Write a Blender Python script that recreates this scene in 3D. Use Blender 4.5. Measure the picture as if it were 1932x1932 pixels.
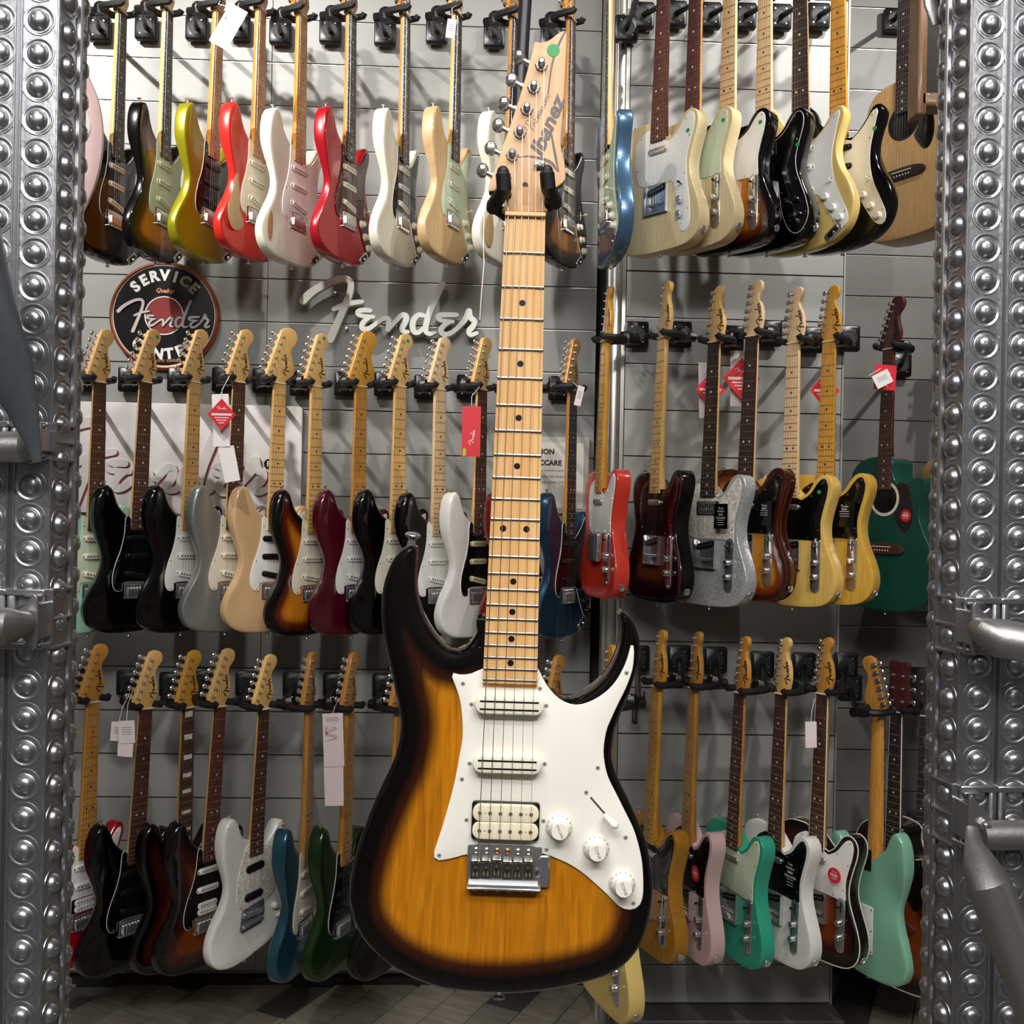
import bpy, math, random
from mathutils import Vector, Matrix
from mathutils.geometry import delaunay_2d_cdt
random.seed(7)
for o in list(bpy.data.objects): bpy.data.objects.remove(o)
scene = bpy.context.scene
COL = scene.collection
R = math.radians
sin, cos, pi = math.sin, math.cos, math.pi

# ------------------------------------------------------------------ camera
CAM_H, FPX = 1.66, 1932.0
YAW, ROLL = R(2.3), R(1.1)
fwd = Vector((sin(YAW), cos(YAW), 0))
r0 = Vector((cos(YAW), -sin(YAW), 0)); u0 = Vector((0, 0, 1))
c_right = r0 * cos(ROLL) + u0 * sin(ROLL)
c_up = u0 * cos(ROLL) - r0 * sin(ROLL)
CAMP = Vector((0, 0, CAM_H))
cam_d = bpy.data.cameras.new('camera'); cam_d.sensor_width = 36; cam_d.lens = 36 * FPX / 1932
cam = bpy.data.objects.new('camera', cam_d); COL.objects.link(cam)
m = Matrix((c_right, c_up, -fwd)).transposed().to_4x4(); m.translation = CAMP
cam.matrix_world = m
cam_d.clip_start = 0.02
scene.camera = cam

def ray(px, py):
    return fwd + c_right * ((px - 966) / FPX) + c_up * ((966 - py) / FPX)
def at(px, py, Y):
    """point of the pixel's line of sight on the vertical plane y = Y"""
    d = ray(px, py)
    return CAMP + d * (Y / d.y)

# ------------------------------------------------------------------ light, exposure
w = bpy.data.worlds.new('world'); scene.world = w; w.use_nodes = True
bg = w.node_tree.nodes['Background']; bg.inputs[0].default_value = (0.95, 0.97, 1.0, 1); bg.inputs[1].default_value = 0.12
vs = scene.view_settings
vs.view_transform = 'Standard'; vs.look = 'None'; vs.exposure = 0.0; vs.gamma = 1.0; vs.use_curve_mapping = False
scene.cycles.max_bounces = 6; scene.cycles.sample_clamp_indirect = 6
scene.cycles.caustics_reflective = False; scene.cycles.caustics_refractive = False

def spot(name, loc, target, energy, angle, size, color=(1, .95, .87), blend=.6):
    d = bpy.data.lights.new(name, 'SPOT'); d.energy = energy; d.spot_size = R(angle); d.spot_blend = blend
    d.shadow_soft_size = size; d.color = color
    o = bpy.data.objects.new(name, d); COL.objects.link(o); o.location = loc
    o.rotation_euler = (Vector(target) - Vector(loc)).to_track_quat('-Z', 'Y').to_euler()
    return o
def area(name, loc, target, energy, sx, sy, color=(1, .96, .9)):
    d = bpy.data.lights.new(name, 'AREA'); d.energy = energy; d.shape = 'RECTANGLE'; d.size = sx; d.size_y = sy; d.color = color
    o = bpy.data.objects.new(name, d); COL.objects.link(o); o.location = loc
    o.rotation_euler = (Vector(target) - Vector(loc)).to_track_quat('-Z', 'Y').to_euler()
    return o
# ceiling track spots that wash the guitar wall
for i, (x, tx, e) in enumerate([(-2.2, -1.0, 420), (-1.2, -.2, 190), (1.5, .7, 140), (2.4, 1.1, 310)]):
    spot('track_spot', (x, 1.75, 4.1), (tx, 3.55, 2.85), e, 56, .035, (1, .97, .92), 1.)
for x, tx, e in ((-.9, -.75, 185), (1.0, 1.0, 175)):
    spot('low_row_fill', (x, .9, 4.1), (tx, 3.1, .72), e, 38, .05, (1, .98, .94), .9)  # added spots that brighten the bottom row of guitars
# ceiling strips behind and above the photographer, then added fill lights
area('ceiling_strip', (-1.0, -.4, 3.9), (0, 1.5, 1.5), 22, .12, 2.2, (1, .97, .93))
area('ceiling_strip', (1.0, -.4, 3.9), (0, 1.5, 1.5), 22, .12, 2.2, (1, .97, .93))
area('ceiling_strip', (0, .3, 4.1), (0, 1.6, 1.2), 12, 2.4, .1, (1, .97, .93))
area('front_panel', (0, -2.0, 3.9), (0, 3.3, 1.1), 112, 2.8, .3, (1, .98, .95))  # unseen fill panel, added to light all rows evenly
area('front_wall_wash', (0, -1.1, 4.0), (0, -2.2, 1.7), 60, 3.0, .2, (.97, .98, 1))  # added wash on the front wall, gives the metal something bright to reflect
spot('big_guitar_fill', (-.7, -.9, 3.9), (-.05, 1.05, 1.2), 30, 28, .05)  # pair of spots added to brighten the big guitar
spot('big_guitar_fill', (.8, -.9, 3.9), (.05, 1.05, 1.15), 30, 26, .05)

# ------------------------------------------------------------------ materials
MATS = {}
def lin(c):
    if isinstance(c, str):
        c = [int(c[i:i + 2], 16) / 255 for i in (0, 2, 4)]
    return tuple((v / 12.92 if v <= .04045 else ((v + .055) / 1.055) ** 2.4) for v in c) + (1,)
def mat(name, col, rough=.4, metal=0., coat=0., var=.06, scale=30, bump=0., bscale=60, stretch=(1, 1, 1), spec=.5, emit=0):
    if name in MATS: return MATS[name]
    M = bpy.data.materials.new(name); M.use_nodes = True
    nt = M.node_tree; N = nt.nodes; L = nt.links; P = N['Principled BSDF']
    P.inputs['Roughness'].default_value = rough; P.inputs['Metallic'].default_value = metal
    P.inputs['Coat Weight'].default_value = coat; P.inputs['Coat Roughness'].default_value = .05
    P.inputs['Specular IOR Level'].default_value = spec
    tc = N.new('ShaderNodeTexCoord'); mp = N.new('ShaderNodeMapping'); L.new(tc.outputs['Object'], mp.inputs[0])
    mp.inputs['Scale'].default_value = stretch
    nz = N.new('ShaderNodeTexNoise'); nz.inputs['Scale'].default_value = scale; nz.inputs['Detail'].default_value = 3
    L.new(mp.outputs[0], nz.inputs['Vector'])
    c = lin(col)
    mx = N.new('ShaderNodeMix'); mx.data_type = 'RGBA'
    mx.inputs[6].default_value = tuple(v * (1 - var) for v in c[:3]) + (1,)
    mx.inputs[7].default_value = tuple(min(1, v * (1 + var)) for v in c[:3]) + (1,)
    L.new(nz.outputs['Fac'], mx.inputs[0]); L.new(mx.outputs[2], P.inputs['Base Color'])
    if bump:
        n2 = N.new('ShaderNodeTexNoise'); n2.inputs['Scale'].default_value = bscale; L.new(mp.outputs[0], n2.inputs['Vector'])
        b = N.new('ShaderNodeBump'); b.inputs['Strength'].default_value = bump; b.inputs['Distance'].default_value = .002
        L.new(n2.outputs['Fac'], b.inputs['Height']); L.new(b.outputs[0], P.inputs['Normal'])
    if emit:
        P.inputs['Emission Color'].default_value = c; P.inputs['Emission Strength'].default_value = emit
    MATS[name] = M
    return M
def wood(name, c1, c2, rough=.3, coat=.3, scale=18, stretch=(14, 6, 1), c3=None):
    """grain along local z"""
    if name in MATS: return MATS[name]
    M = bpy.data.materials.new(name); M.use_nodes = True
    nt = M.node_tree; N = nt.nodes; L = nt.links; P = N['Principled BSDF']
    P.inputs['Roughness'].default_value = rough; P.inputs['Coat Weight'].default_value = coat; P.inputs['Coat Roughness'].default_value = .06
    tc = N.new('ShaderNodeTexCoord'); mp = N.new('ShaderNodeMapping'); L.new(tc.outputs['Object'], mp.inputs[0])
    mp.inputs['Scale'].default_value = stretch
    nz = N.new('ShaderNodeTexNoise'); nz.inputs['Scale'].default_value = scale; nz.inputs['Detail'].default_value = 5; nz.inputs['Distortion'].default_value = .6
    L.new(mp.outputs[0], nz.inputs['Vector'])
    cr = N.new('ShaderNodeValToRGB'); cr.color_ramp.elements[0].position = .3; cr.color_ramp.elements[1].position = .7
    cr.color_ramp.elements[0].color = lin(c1); cr.color_ramp.elements[1].color = lin(c2)
    L.new(nz.outputs['Fac'], cr.inputs[0]); L.new(cr.outputs[0], P.inputs['Base Color'])
    MATS[name] = M
    return M
def burst(name, rim, mid, core, d0, d1, d2, grain=.25):
    """sunburst finish: the sprayed colour changes with the distance to the body edge"""
    if name in MATS: return MATS[name]
    M = bpy.data.materials.new(name); M.use_nodes = True
    nt = M.node_tree; N = nt.nodes; L = nt.links; P = N['Principled BSDF']
    P.inputs['Roughness'].default_value = .2; P.inputs['Specular IOR Level'].default_value = .25; P.inputs['Coat Weight'].default_value = 1; P.inputs['Coat Roughness'].default_value = .025
    A = N.new('ShaderNodeAttribute'); A.attribute_name = 'edge'
    mr = N.new('ShaderNodeMapRange'); mr.inputs[2].default_value = 80; mr.inputs[1].default_value = 0
    mr.inputs['From Min'].default_value = 0; mr.inputs['From Max'].default_value = 80
    L.new(A.outputs['Fac'], mr.inputs['Value'])
    mr.inputs['To Min'].default_value = 0; mr.inputs['To Max'].default_value = 1
    cr = N.new('ShaderNodeValToRGB'); e = cr.color_ramp.elements
    e[0].position = d0 / 80; e[0].color = lin(rim); e[1].position = d2 / 80; e[1].color = lin(core)
    k = e.new(d1 / 80); k.color = lin(mid)
    cr.color_ramp.interpolation = 'EASE'
    L.new(mr.outputs[0], cr.inputs[0])
    tc = N.new('ShaderNodeTexCoord'); mp = N.new('ShaderNodeMapping'); L.new(tc.outputs['Object'], mp.inputs[0]); mp.inputs['Scale'].default_value = (20, 1, 1.2)
    nz = N.new('ShaderNodeTexNoise'); nz.inputs['Scale'].default_value = 9; nz.inputs['Detail'].default_value = 8; nz.inputs['Distortion'].default_value = .9
    L.new(mp.outputs[0], nz.inputs['Vector'])
    m2 = N.new('ShaderNodeMapRange'); m2.inputs['From Min'].default_value = .3; m2.inputs['From Max'].default_value = .7
    m2.inputs['To Min'].default_value = 1 - grain; m2.inputs['To Max'].default_value = 1 + grain * .3
    L.new(nz.outputs['Fac'], m2.inputs['Value'])
    mx = N.new('ShaderNodeMix'); mx.data_type = 'RGBA'; mx.blend_type = 'MULTIPLY'; mx.inputs[0].default_value = 1
    L.new(cr.outputs[0], mx.inputs[6]); L.new(m2.outputs[0], mx.inputs[7]); L.new(mx.outputs[2], P.inputs['Base Color'])
    MATS[name] = M
    return M
def flake(name, c1, c2, scale=700, rough=.3, metal=.3, thr=(.4, .62)):
    if name in MATS: return MATS[name]
    M = mat(name, c1, rough, metal, .6)
    nt = M.node_tree; N = nt.nodes; L = nt.links; P = N['Principled BSDF']
    tc = N.new('ShaderNodeTexCoord'); v = N.new('ShaderNodeTexVoronoi'); v.inputs['Scale'].default_value = scale
    L.new(tc.outputs['Object'], v.inputs['Vector'])
    sp = N.new('ShaderNodeSeparateColor'); L.new(v.outputs['Color'], sp.inputs[0])
    cr = N.new('ShaderNodeValToRGB'); cr.color_ramp.elements[0].color = lin(c1); cr.color_ramp.elements[1].color = lin(c2)
    cr.color_ramp.elements[0].position, cr.color_ramp.elements[1].position = thr
    L.new(sp.outputs[0], cr.inputs[0]); L.new(cr.outputs[0], P.inputs['Base Color'])
    return M

BLACK = mat('black_plastic', '0c0c0e', .35)
RUBBER = mat('black_rubber', '141417', .55, bump=.2, bscale=900)
CHROME = mat('chrome', 'e4e4e6', .16, .92, var=.02)
SCREWM = mat('screw_steel', 'c9c8c6', .4, .5, var=.02)
STEEL = mat('string_steel', 'c8c4bc', .3, 1)
FRETM = mat('fret_metal', 'a8a49c', .35, .8)
WHITE = mat('white_plastic', 'f2f1ec', .3, coat=.2)
CREAM = mat('cream_plastic', 'ece4cf', .32, coat=.2)
MINT = mat('mint_plastic', 'cfdcc0', .32, coat=.2)
AGED = mat('aged_pickup_plastic', 'd9cfa2', .35)
BLKPG = mat('black_pickguard', '08080a', .16, coat=.5)
TORT = mat('tortoise_plastic', '45120f', .15, coat=.5, var=.5, scale=90)
PEARL = flake('pearl_plastic', 'd8cfc2', 'f2ece2', 130, .25, .0)
GREY_DARK = mat('dark_metal', '55504a', .35, .9)
PAPER = mat('tag_paper', 'efe9e8', .7)
PINKPAPER = mat('pink_paper', 'eddcdc', .7)
RED = mat('tag_red', 'd92030', .45)
INK = mat('grey_ink', '5c5560', .6)
INKRED = mat('red_ink', 'b8433c', .6)
GREEN = mat('green_sticker', '2f9a55', .5)
MAPLE = wood('maple', 'dba65a', 'edc583', .3, .5)
MAPLE_P = wood('pale_maple', 'e0b98a', 'efd0a6', .35, .3)
MAPLE_A = wood('amber_maple', 'c98a2c', 'dfa646', .25, .6)
MAPLE_O = wood('aged_maple', 'b9782c', 'd19a4c', .3, .5)
ROSE = wood('rosewood', '3c221b', '5c3629', .5, .0)
ROSE_R = wood('red_rosewood', '4e231d', '6d382c', .5, .0)
EBONY = wood('dark_rosewood', '211818', '372827', .45, .0)
MAHOG = wood('mahogany', '3a1615', '54211e', .4, .3)

PAINT = {
 'black': mat('black_lacquer', '040405', .12, coat=1, var=.0, spec=.2),
 'burst3': burst('three_tone_burst', '070405', '5a1c08', 'c97a1c', 14, 34, 62, .12),
 'burst2': burst('two_tone_burst', '080504', '3a1706', 'b06c22', 16, 36, 60, .15),
 'burstk': burst('black_burst', '040303', '180a05', '5c2c10', 22, 50, 78, .15),
 'burstd': burst('dark_burst', '070404', '3c1209', '7b3812', 16, 44, 78, .15),
 'olive': mat('olive_gold_metallic', '9a940f', .3, .3, .8, scale=300, var=.15),
 'red': mat('red_lacquer', 'cf2a22', .25, 0, .8),
 'cherry': mat('cherry_red_lacquer', 'ad1222', .25, .2, .8),
 'owhite': mat('olympic_white_lacquer', 'e6e4d2', .3, 0, .7),
 'white': mat('white_lacquer', 'eceae4', .22, 0, .7),
 'natural': wood('natural_ash', 'c09b6c', 'd3b384', .4, .3, 14, (12, 1, 1)),
 'blonde': wood('blonde_ash', 'd9c293', 'e6d3a6', .35, .4, 14, (10, 1, 1)),
 'blue': mat('ice_blue_metallic', '5e83a6', .3, .6, .8, scale=300),
 'lakeblue': mat('lake_blue_metallic', '1c3f5c', .28, .6, .9, scale=300),
 'fiesta': mat('fiesta_red_lacquer', 'd13a2a', .25, 0, .8),
 'surf': mat('surf_green_lacquer', 'a9dcc0', .3, 0, .7),
 'surf2': mat('seafoam_lacquer', '86bfa2', .3, 0, .7),
 'silver': mat('silver_metallic', '9a9b96', .32, .5, .6, scale=300),
 'shell': mat('shell_beige_lacquer', 'd9b183', .28, 0, .7),
 'burg': mat('burgundy_lacquer', '520a1d', .18, .15, 1),
 'darkred': mat('dark_red_lacquer', '6a1216', .18, .15, 1),
 'sparkle': flake('silver_sparkle', 'b4b8b9', 'eceeed', 520, .3, .45, (.35, .75)),
 'tobacco': burst('tobacco_burst', '3a130b', '7a3210', 'c4812c', 10, 30, 52, .12),
 'butter': wood('butterscotch', 'dcae52', 'e8c46e', .28, .6, 14, (10, 1, 1)),
 'amber': wood('amber_ash', 'cf9a33', 'ddb350', .28, .6, 14, (10, 1, 1)),
 'caramel': wood('caramel_ash', 'a86f17', 'bc8527', .28, .6, 14, (10, 1, 1)),
 'teal': mat('teal_lacquer', '2f9f82', .25, 0, .7),
 'tealblue': mat('ocean_blue_metallic', '27566b', .3, .5, .9, scale=300),
 'green': mat('dark_green_metallic', '1f3d14', .28, .5, .9, scale=300),
 'pink': mat('shell_pink_lacquer', 'e2bfbe', .28, 0, .7),
 'blackred': mat('black_lacquer_deep', '08070a', .15, coat=1, var=0),
 'dreadtop': wood('spruce_top', 'c79a63', 'd9b17c', .4, .3, 10, (16, 1, 1)),
 'acgreen': mat('deep_green_satin', '14473a', .35, 0, .3),
 'amber2': wood('amber_spruce', 'b98224', 'cc9a3c', .35, .4, 10, (14, 1, 1)),
 'yellowb': mat('pale_yellow_lacquer', 'dfc173', .3, 0, .6),
}

# ------------------------------------------------------------------ mesh building
S = .001
class MB:
    """collects geometry in millimetres, builds ONE mesh in metres"""
    def __init__(s): s.v = []; s.f = []; s.m = []; s.mi = 0; s.attr = None
    def add(s, vs, fs):
        b = len(s.v); s.v += [tuple(p) for p in vs]; s.f += [tuple(b + i for i in f) for f in fs]; s.m += [s.mi] * len(fs)
    def box(s, c, d, rot=None, bev=0):
        x, y, z = d[0] / 2, d[1] / 2, d[2] / 2
        if bev:
            b = bev
            pts = [(x - b, z), (x, z - b), (x, -z + b), (x - b, -z), (-x + b, -z), (-x, -z + b), (-x, z - b), (-x + b, z)]
            q = [(p[0], -y + b, p[1]) for p in pts] + [(p[0], y, p[1]) for p in pts]
            ins = [(p[0] * (1 - b / x), -y, p[1] * (1 - b / z)) for p in pts]
            vs = ins + q
            fs = [tuple(range(8))]
            for k in (0, 8):
                fs += [(k + i, k + 8 + i, k + 8 + (i + 1) % 8, k + (i + 1) % 8) for i in range(8)]
            fs.append(tuple(range(23, 15, -1)))
        else:
            vs = [(i * x, j * y, k * z) for i in (-1, 1) for j in (-1, 1) for k in (-1, 1)]
            fs = [(0, 1, 3, 2), (4, 6, 7, 5), (0, 4, 5, 1), (2, 3, 7, 6), (0, 2, 6, 4), (1, 5, 7, 3)]
        if rot is not None: vs = [rot @ Vector(p) for p in vs]
        s.add([(p[0] + c[0], p[1] + c[1], p[2] + c[2]) for p in vs], fs)
    def tube(s, pts, rad, n=8, flat=None, caps=True):
        pts = [Vector(p) for p in pts]
        if not isinstance(rad, (list, tuple)): rad = [rad] * len(pts)
        vs = []; fs = []; ref = None
        for i, p in enumerate(pts):
            t = (pts[min(i + 1, len(pts) - 1)] - pts[max(i - 1, 0)]).normalized()
            if ref is None:
                ref = t.orthogonal().normalized() if flat is None else (Vector(flat) - t * Vector(flat).dot(t)).normalized()
            ref = (ref - t * ref.dot(t)).normalized(); b = t.cross(ref)
            r = rad[i]; ra, rb = r if isinstance(r, tuple) else (r, r)
            vs += [p + ref * (ra * cos(2 * pi * k / n)) + b * (rb * sin(2 * pi * k / n)) for k in range(n)]
        for i in range(len(pts) - 1):
            fs += [(i * n + k, i * n + (k + 1) % n, (i + 1) * n + (k + 1) % n, (i + 1) * n + k) for k in range(n)]
        if caps: fs += [tuple(range(n - 1, -1, -1)), tuple((len(pts) - 1) * n + k for k in range(n))]
        s.add(vs, fs)
    def cyl(s, a, b, r, r2=None, n=10): s.tube([a, b], [r, r if r2 is None else r2], n)
    def lathe(s, prof, o=(0, 0, 0), ax=(0, -1, 0), n=16):
        """profile of (radius, height along ax)"""
        ax = Vector(ax).normalized(); u = ax.orthogonal().normalized(); v = ax.cross(u); o = Vector(o)
        vs = []; fs = []
        for r, h in prof:
            vs += [o + ax * h + u * (max(r, .01) * cos(2 * pi * k / n)) + v * (max(r, .01) * sin(2 * pi * k / n)) for k in range(n)]
        for i in range(len(prof) - 1):
            fs += [(i * n + k, i * n + (k + 1) % n, (i + 1) * n + (k + 1) % n, (i + 1) * n + k) for k in range(n)]
        fs += [tuple(range(n - 1, -1, -1)), tuple((len(prof) - 1) * n + k for k in range(n))]
        s.add(vs, fs)
    def ball(s, c, r, n=10, k=6):
        rx, ry, rz = r if isinstance(r, tuple) else (r, r, r)
        vs = []; fs = []
        for i in range(1, k):
            a = pi * i / k
            vs += [(c[0] + rx * sin(a) * cos(2 * pi * j / n), c[1] + ry * sin(a) * sin(2 * pi * j / n), c[2] + rz * cos(a)) for j in range(n)]
        t = len(vs); vs += [(c[0], c[1], c[2] + rz), (c[0], c[1], c[2] - rz)]
        for i in range(k - 2):
            fs += [(i * n + j, (i + 1) * n + j, (i + 1) * n + (j + 1) % n, i * n + (j + 1) % n) for j in range(n)]
        fs += [(t, j, (j + 1) % n) for j in range(n)] + [(t + 1, (k - 2) * n + (j + 1) % n, (k - 2) * n + j) for j in range(n)]
        s.add(vs, fs)
    def plate(s, out, y0, y1, bev=0., grid=0, backgrid=False, warp=None):
        """outline of (x, z) points in order, front at y0, back at y1 (y0 < y1), rounded edge of radius bev"""
        n = len(out); nor = normals(out)
        rings = []
        if bev:
            for k in range(4):
                a = k * pi / 6; rings.append((bev * (1 - sin(a)), y0 + bev * (1 - cos(a))))
            for k in range(3, -1, -1):
                a = k * pi / 6; rings.append((bev * (1 - sin(a)), y1 - bev * (1 - cos(a))))
        else: rings = [(0, y0), (0, y1)]
        vs = []; fs = []; ed = []
        for ins, y in rings:
            vs += [(p[0] - q[0] * ins, y, p[1] - q[1] * ins) for p, q in zip(out, nor)]; ed += [ins] * n
        for i in range(len(rings) - 1):
            fs += [(i * n + k, (i + 1) * n + k, (i + 1) * n + (k + 1) % n, i * n + (k + 1) % n) for k in range(n)]
        for which in (0, 1):
            base = 0 if which == 0 else (len(rings) - 1) * n
            y = rings[0][1] if which == 0 else rings[-1][1]
            P2 = [Vector((vs[base + k][0], vs[base + k][2])) for k in range(n)]
            extra = []
            if grid and (which == 0 or backgrid):
                xs = [p[0] for p in out]; zs = [p[1] for p in out]
                zz = min(zs)
                while zz < max(zs):
                    xx = min(xs)
                    while xx < max(xs):
                        if inside(out, xx, zz):
                            d = edist(out, xx, zz)
                            if d > bev + grid * .5: extra.append((Vector((xx, zz)), d))
                        xx += grid
                    zz += grid
            res = delaunay_2d_cdt(P2 + [e[0] for e in extra], [(k, (k + 1) % n) for k in range(n)], [], 1, 1e-5)
            idx = {}
            for j, orig in enumerate(res[3]):
                o0 = [q for q in orig if q < n]
                if o0: idx[j] = base + o0[0]
                else:
                    p = res[0][j]; idx[j] = len(vs); vs.append((p[0], y, p[1]))
                    ed.append(extra[orig[0] - n][1] if orig else bev)
            for t in res[2]: fs.append(tuple(idx[j] for j in t) if which == 1 else tuple(idx[j] for j in reversed(t)))
        if warp: vs = [warp(*q) for q in vs]
        b = len(s.v); s.add(vs, fs)
        if s.attr is None: s.attr = {}
        for i, e in enumerate(ed): s.attr[b + i] = e
    def mesh(s, name, nm=1, angle=38):
        me = bpy.data.meshes.new(name)
        me.from_pydata([(p[0] * S, p[1] * S, p[2] * S) for p in s.v], [], s.f)
        for _ in range(nm): me.materials.append(BLACK)
        me.polygons.foreach_set('material_index', s.m)
        import bmesh
        bm = bmesh.new(); bm.from_mesh(me); bmesh.ops.recalc_face_normals(bm, faces=bm.faces); bm.to_mesh(me); bm.free()
        me.polygons.foreach_set('use_smooth', [True] * len(me.polygons))
        me.set_sharp_from_angle(angle=R(angle))
        if s.attr:
            at_ = me.attributes.new('edge', 'FLOAT', 'POINT')
            at_.data.foreach_set('value', [float(s.attr.get(i, 0)) for i in range(len(me.vertices))])
        me.update()
        return me
    def build(s, name, mats, parent=None, angle=38):
        if not isinstance(mats, (list, tuple)): mats = [mats]
        return place(name, s.mesh(name, len(mats), angle), mats, parent)
def place(name, me, mats, parent=None, mtx=None):
    if not isinstance(mats, (list, tuple)): mats = [mats]
    o = bpy.data.objects.new(name, me); COL.objects.link(o)
    for i, mm in enumerate(mats):
        o.material_slots[i].link = 'OBJECT'; o.material_slots[i].material = mm
    if parent is not None: o.parent = parent
    if mtx is not None: o.matrix_local = mtx
    return o
def thing(name, label, cat, mtx=None, group=None):
    o = bpy.data.objects.new(name, None); COL.objects.link(o); o.empty_display_size = .05
    if mtx is not None: o.matrix_world = mtx
    o['label'] = label; o['category'] = cat
    if group: o['group'] = group
    return o
def tag(o, label, cat, group=None):
    o['label'] = label; o['category'] = cat
    if group: o['group'] = group
    return o
def stuff(o): o['kind'] = 'stuff'; return o
def structure(o): o['kind'] = 'structure'; return o

def smooth(pts, n=100, closed=True):
    """Catmull-Rom through the points, resampled evenly"""
    k = len(pts); dense = []
    rng = range(k) if closed else range(k - 1)
    for i in rng:
        g = (lambda j: pts[j % k]) if closed else (lambda j: pts[max(0, min(k - 1, j))])
        p0, p1, p2, p3 = g(i - 1), g(i), g(i + 1), g(i + 2)
        for q in range(12):
            t = q / 12
            dense.append(tuple(.5 * (2 * p1[c] + (p2[c] - p0[c]) * t + (2 * p0[c] - 5 * p1[c] + 4 * p2[c] - p3[c]) * t * t + (3 * p1[c] - p0[c] - 3 * p2[c] + p3[c]) * t ** 3) for c in range(len(p1))))
    if not closed: dense.append(tuple(pts[-1]))
    else: dense.append(dense[0])
    L = [0]
    for a, b in zip(dense, dense[1:]): L.append(L[-1] + math.dist(a, b))
    out = []; j = 0; cnt = n if closed else n - 1
    for q in range(n):
        d = L[-1] * q / cnt
        while j < len(L) - 2 and L[j + 1] < d: j += 1
        t = (d - L[j]) / max(1e-9, L[j + 1] - L[j]); t = min(1, max(0, t))
        out.append(tuple(dense[j][c] + (dense[j + 1][c] - dense[j][c]) * t for c in range(len(dense[0]))))
    return out
def normals(out):
    n = len(out); area = sum(out[i][0] * out[(i + 1) % n][1] - out[(i + 1) % n][0] * out[i][1] for i in range(n))
    sg = 1 if area > 0 else -1; res = []
    for i in range(n):
        a, b = out[i - 1], out[(i + 1) % n]; dx, dz = b[0] - a[0], b[1] - a[1]; l = math.hypot(dx, dz) or 1
        res.append((sg * dz / l, -sg * dx / l))
    return res
def inside(out, x, z):
    c = False; n = len(out)
    for i in range(n):
        a, b = out[i], out[i - 1]
        if (a[1] > z) != (b[1] > z) and x < (b[0] - a[0]) * (z - a[1]) / (b[1] - a[1]) + a[0]: c = not c
    return c
def edist(out, x, z):
    best = 1e9; n = len(out)
    for i in range(n):
        ax, az = out[i - 1]; bx, bz = out[i]; dx, dz = bx - ax, bz - az
        t = max(0, min(1, ((x - ax) * dx + (z - az) * dz) / (dx * dx + dz * dz + 1e-12)))
        d = (ax + dx * t - x) ** 2 + (az + dz * t - z) ** 2
        if d < best: best = d
    return math.sqrt(best)
def slot_outline(w, h, n=8, cx=0, cz=0, r=None):
    """stadium / rounded rectangle"""
    r = min(w, h) / 2 if r is None else r
    out = []
    for qx, qz, a0 in ((1, 1, 0), (-1, 1, 90), (-1, -1, 180), (1, -1, 270)):
        for k in range(n + 1):
            a = R(a0 + 90 * k / n); out.append((cx + qx * (w / 2 - r) + r * cos(a), cz + qz * (h / 2 - r) + r * sin(a)))
    res = []
    for p in out:
        if not res or math.dist(p, res[-1]) > 1e-4: res.append(p)
    if math.dist(res[0], res[-1]) < 1e-4: res.pop()
    return res
def rotp(pts, a, cx=0, cz=0):
    c, s_ = cos(R(a)), sin(R(a))
    return [(cx + (p[0] - cx) * c - (p[1] - cz) * s_, cz + (p[0] - cx) * s_ + (p[1] - cz) * c) for p in pts]
def ribbon(mb, pts, wid, y0, y1, n=None, closed=False):
    """flat stroke of the given width following (x, z) points, rounded ends"""
    n = n or max(8, 5 * len(pts))
    if isinstance(wid, (int, float)): wid = [wid] * len(pts)
    p3 = smooth([(p[0], p[1], w_) for p, w_ in zip(pts, wid)], n, False)
    L = []; Rr = []
    for i, p in enumerate(p3):
        a, b = p3[max(0, i - 1)], p3[min(n - 1, i + 1)]; dx, dz = b[0] - a[0], b[1] - a[1]; l = math.hypot(dx, dz) or 1
        L.append((p[0] - dz / l * p[2] / 2, p[1] + dx / l * p[2] / 2)); Rr.append((p[0] + dz / l * p[2] / 2, p[1] - dx / l * p[2] / 2))
    def cap(p, q, c):
        a0 = math.atan2(p[1] - c[1], p[0] - c[0]); r = math.dist(p, c[:2]); return [(c[0] + r * cos(a0 - pi * k / 5), c[1] + r * sin(a0 - pi * k / 5)) for k in range(1, 5)]
    vs = []; fs = []
    for y in (y0, y1):
        vs += [(p[0], y, p[1]) for p in L] + [(p[0], y, p[1]) for p in Rr]
    N2 = 2 * n
    for i in range(n - 1):
        fs += [(i, i + 1, n + i + 1, n + i), (N2 + i, N2 + n + i, N2 + n + i + 1, N2 + i + 1), (i, N2 + i, N2 + i + 1, i + 1), (n + i, n + i + 1, N2 + n + i + 1, N2 + n + i)]
    mb.add(vs, fs)
    for c, a, b in ((p3[-1], L[-1], Rr[-1]), (p3[0], Rr[0], L[0])):
        arc = [a] + cap(a, b, c) + [b]; k = len(arc)
        mb.add([(p[0], y0, p[1]) for p in arc] + [(p[0], y1, p[1]) for p in arc],
               [tuple(range(k)), tuple(range(2 * k - 1, k - 1, -1))] + [(i, k + i, k + i + 1, i + 1) for i in range(k - 1)])
_tc = {}
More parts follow.
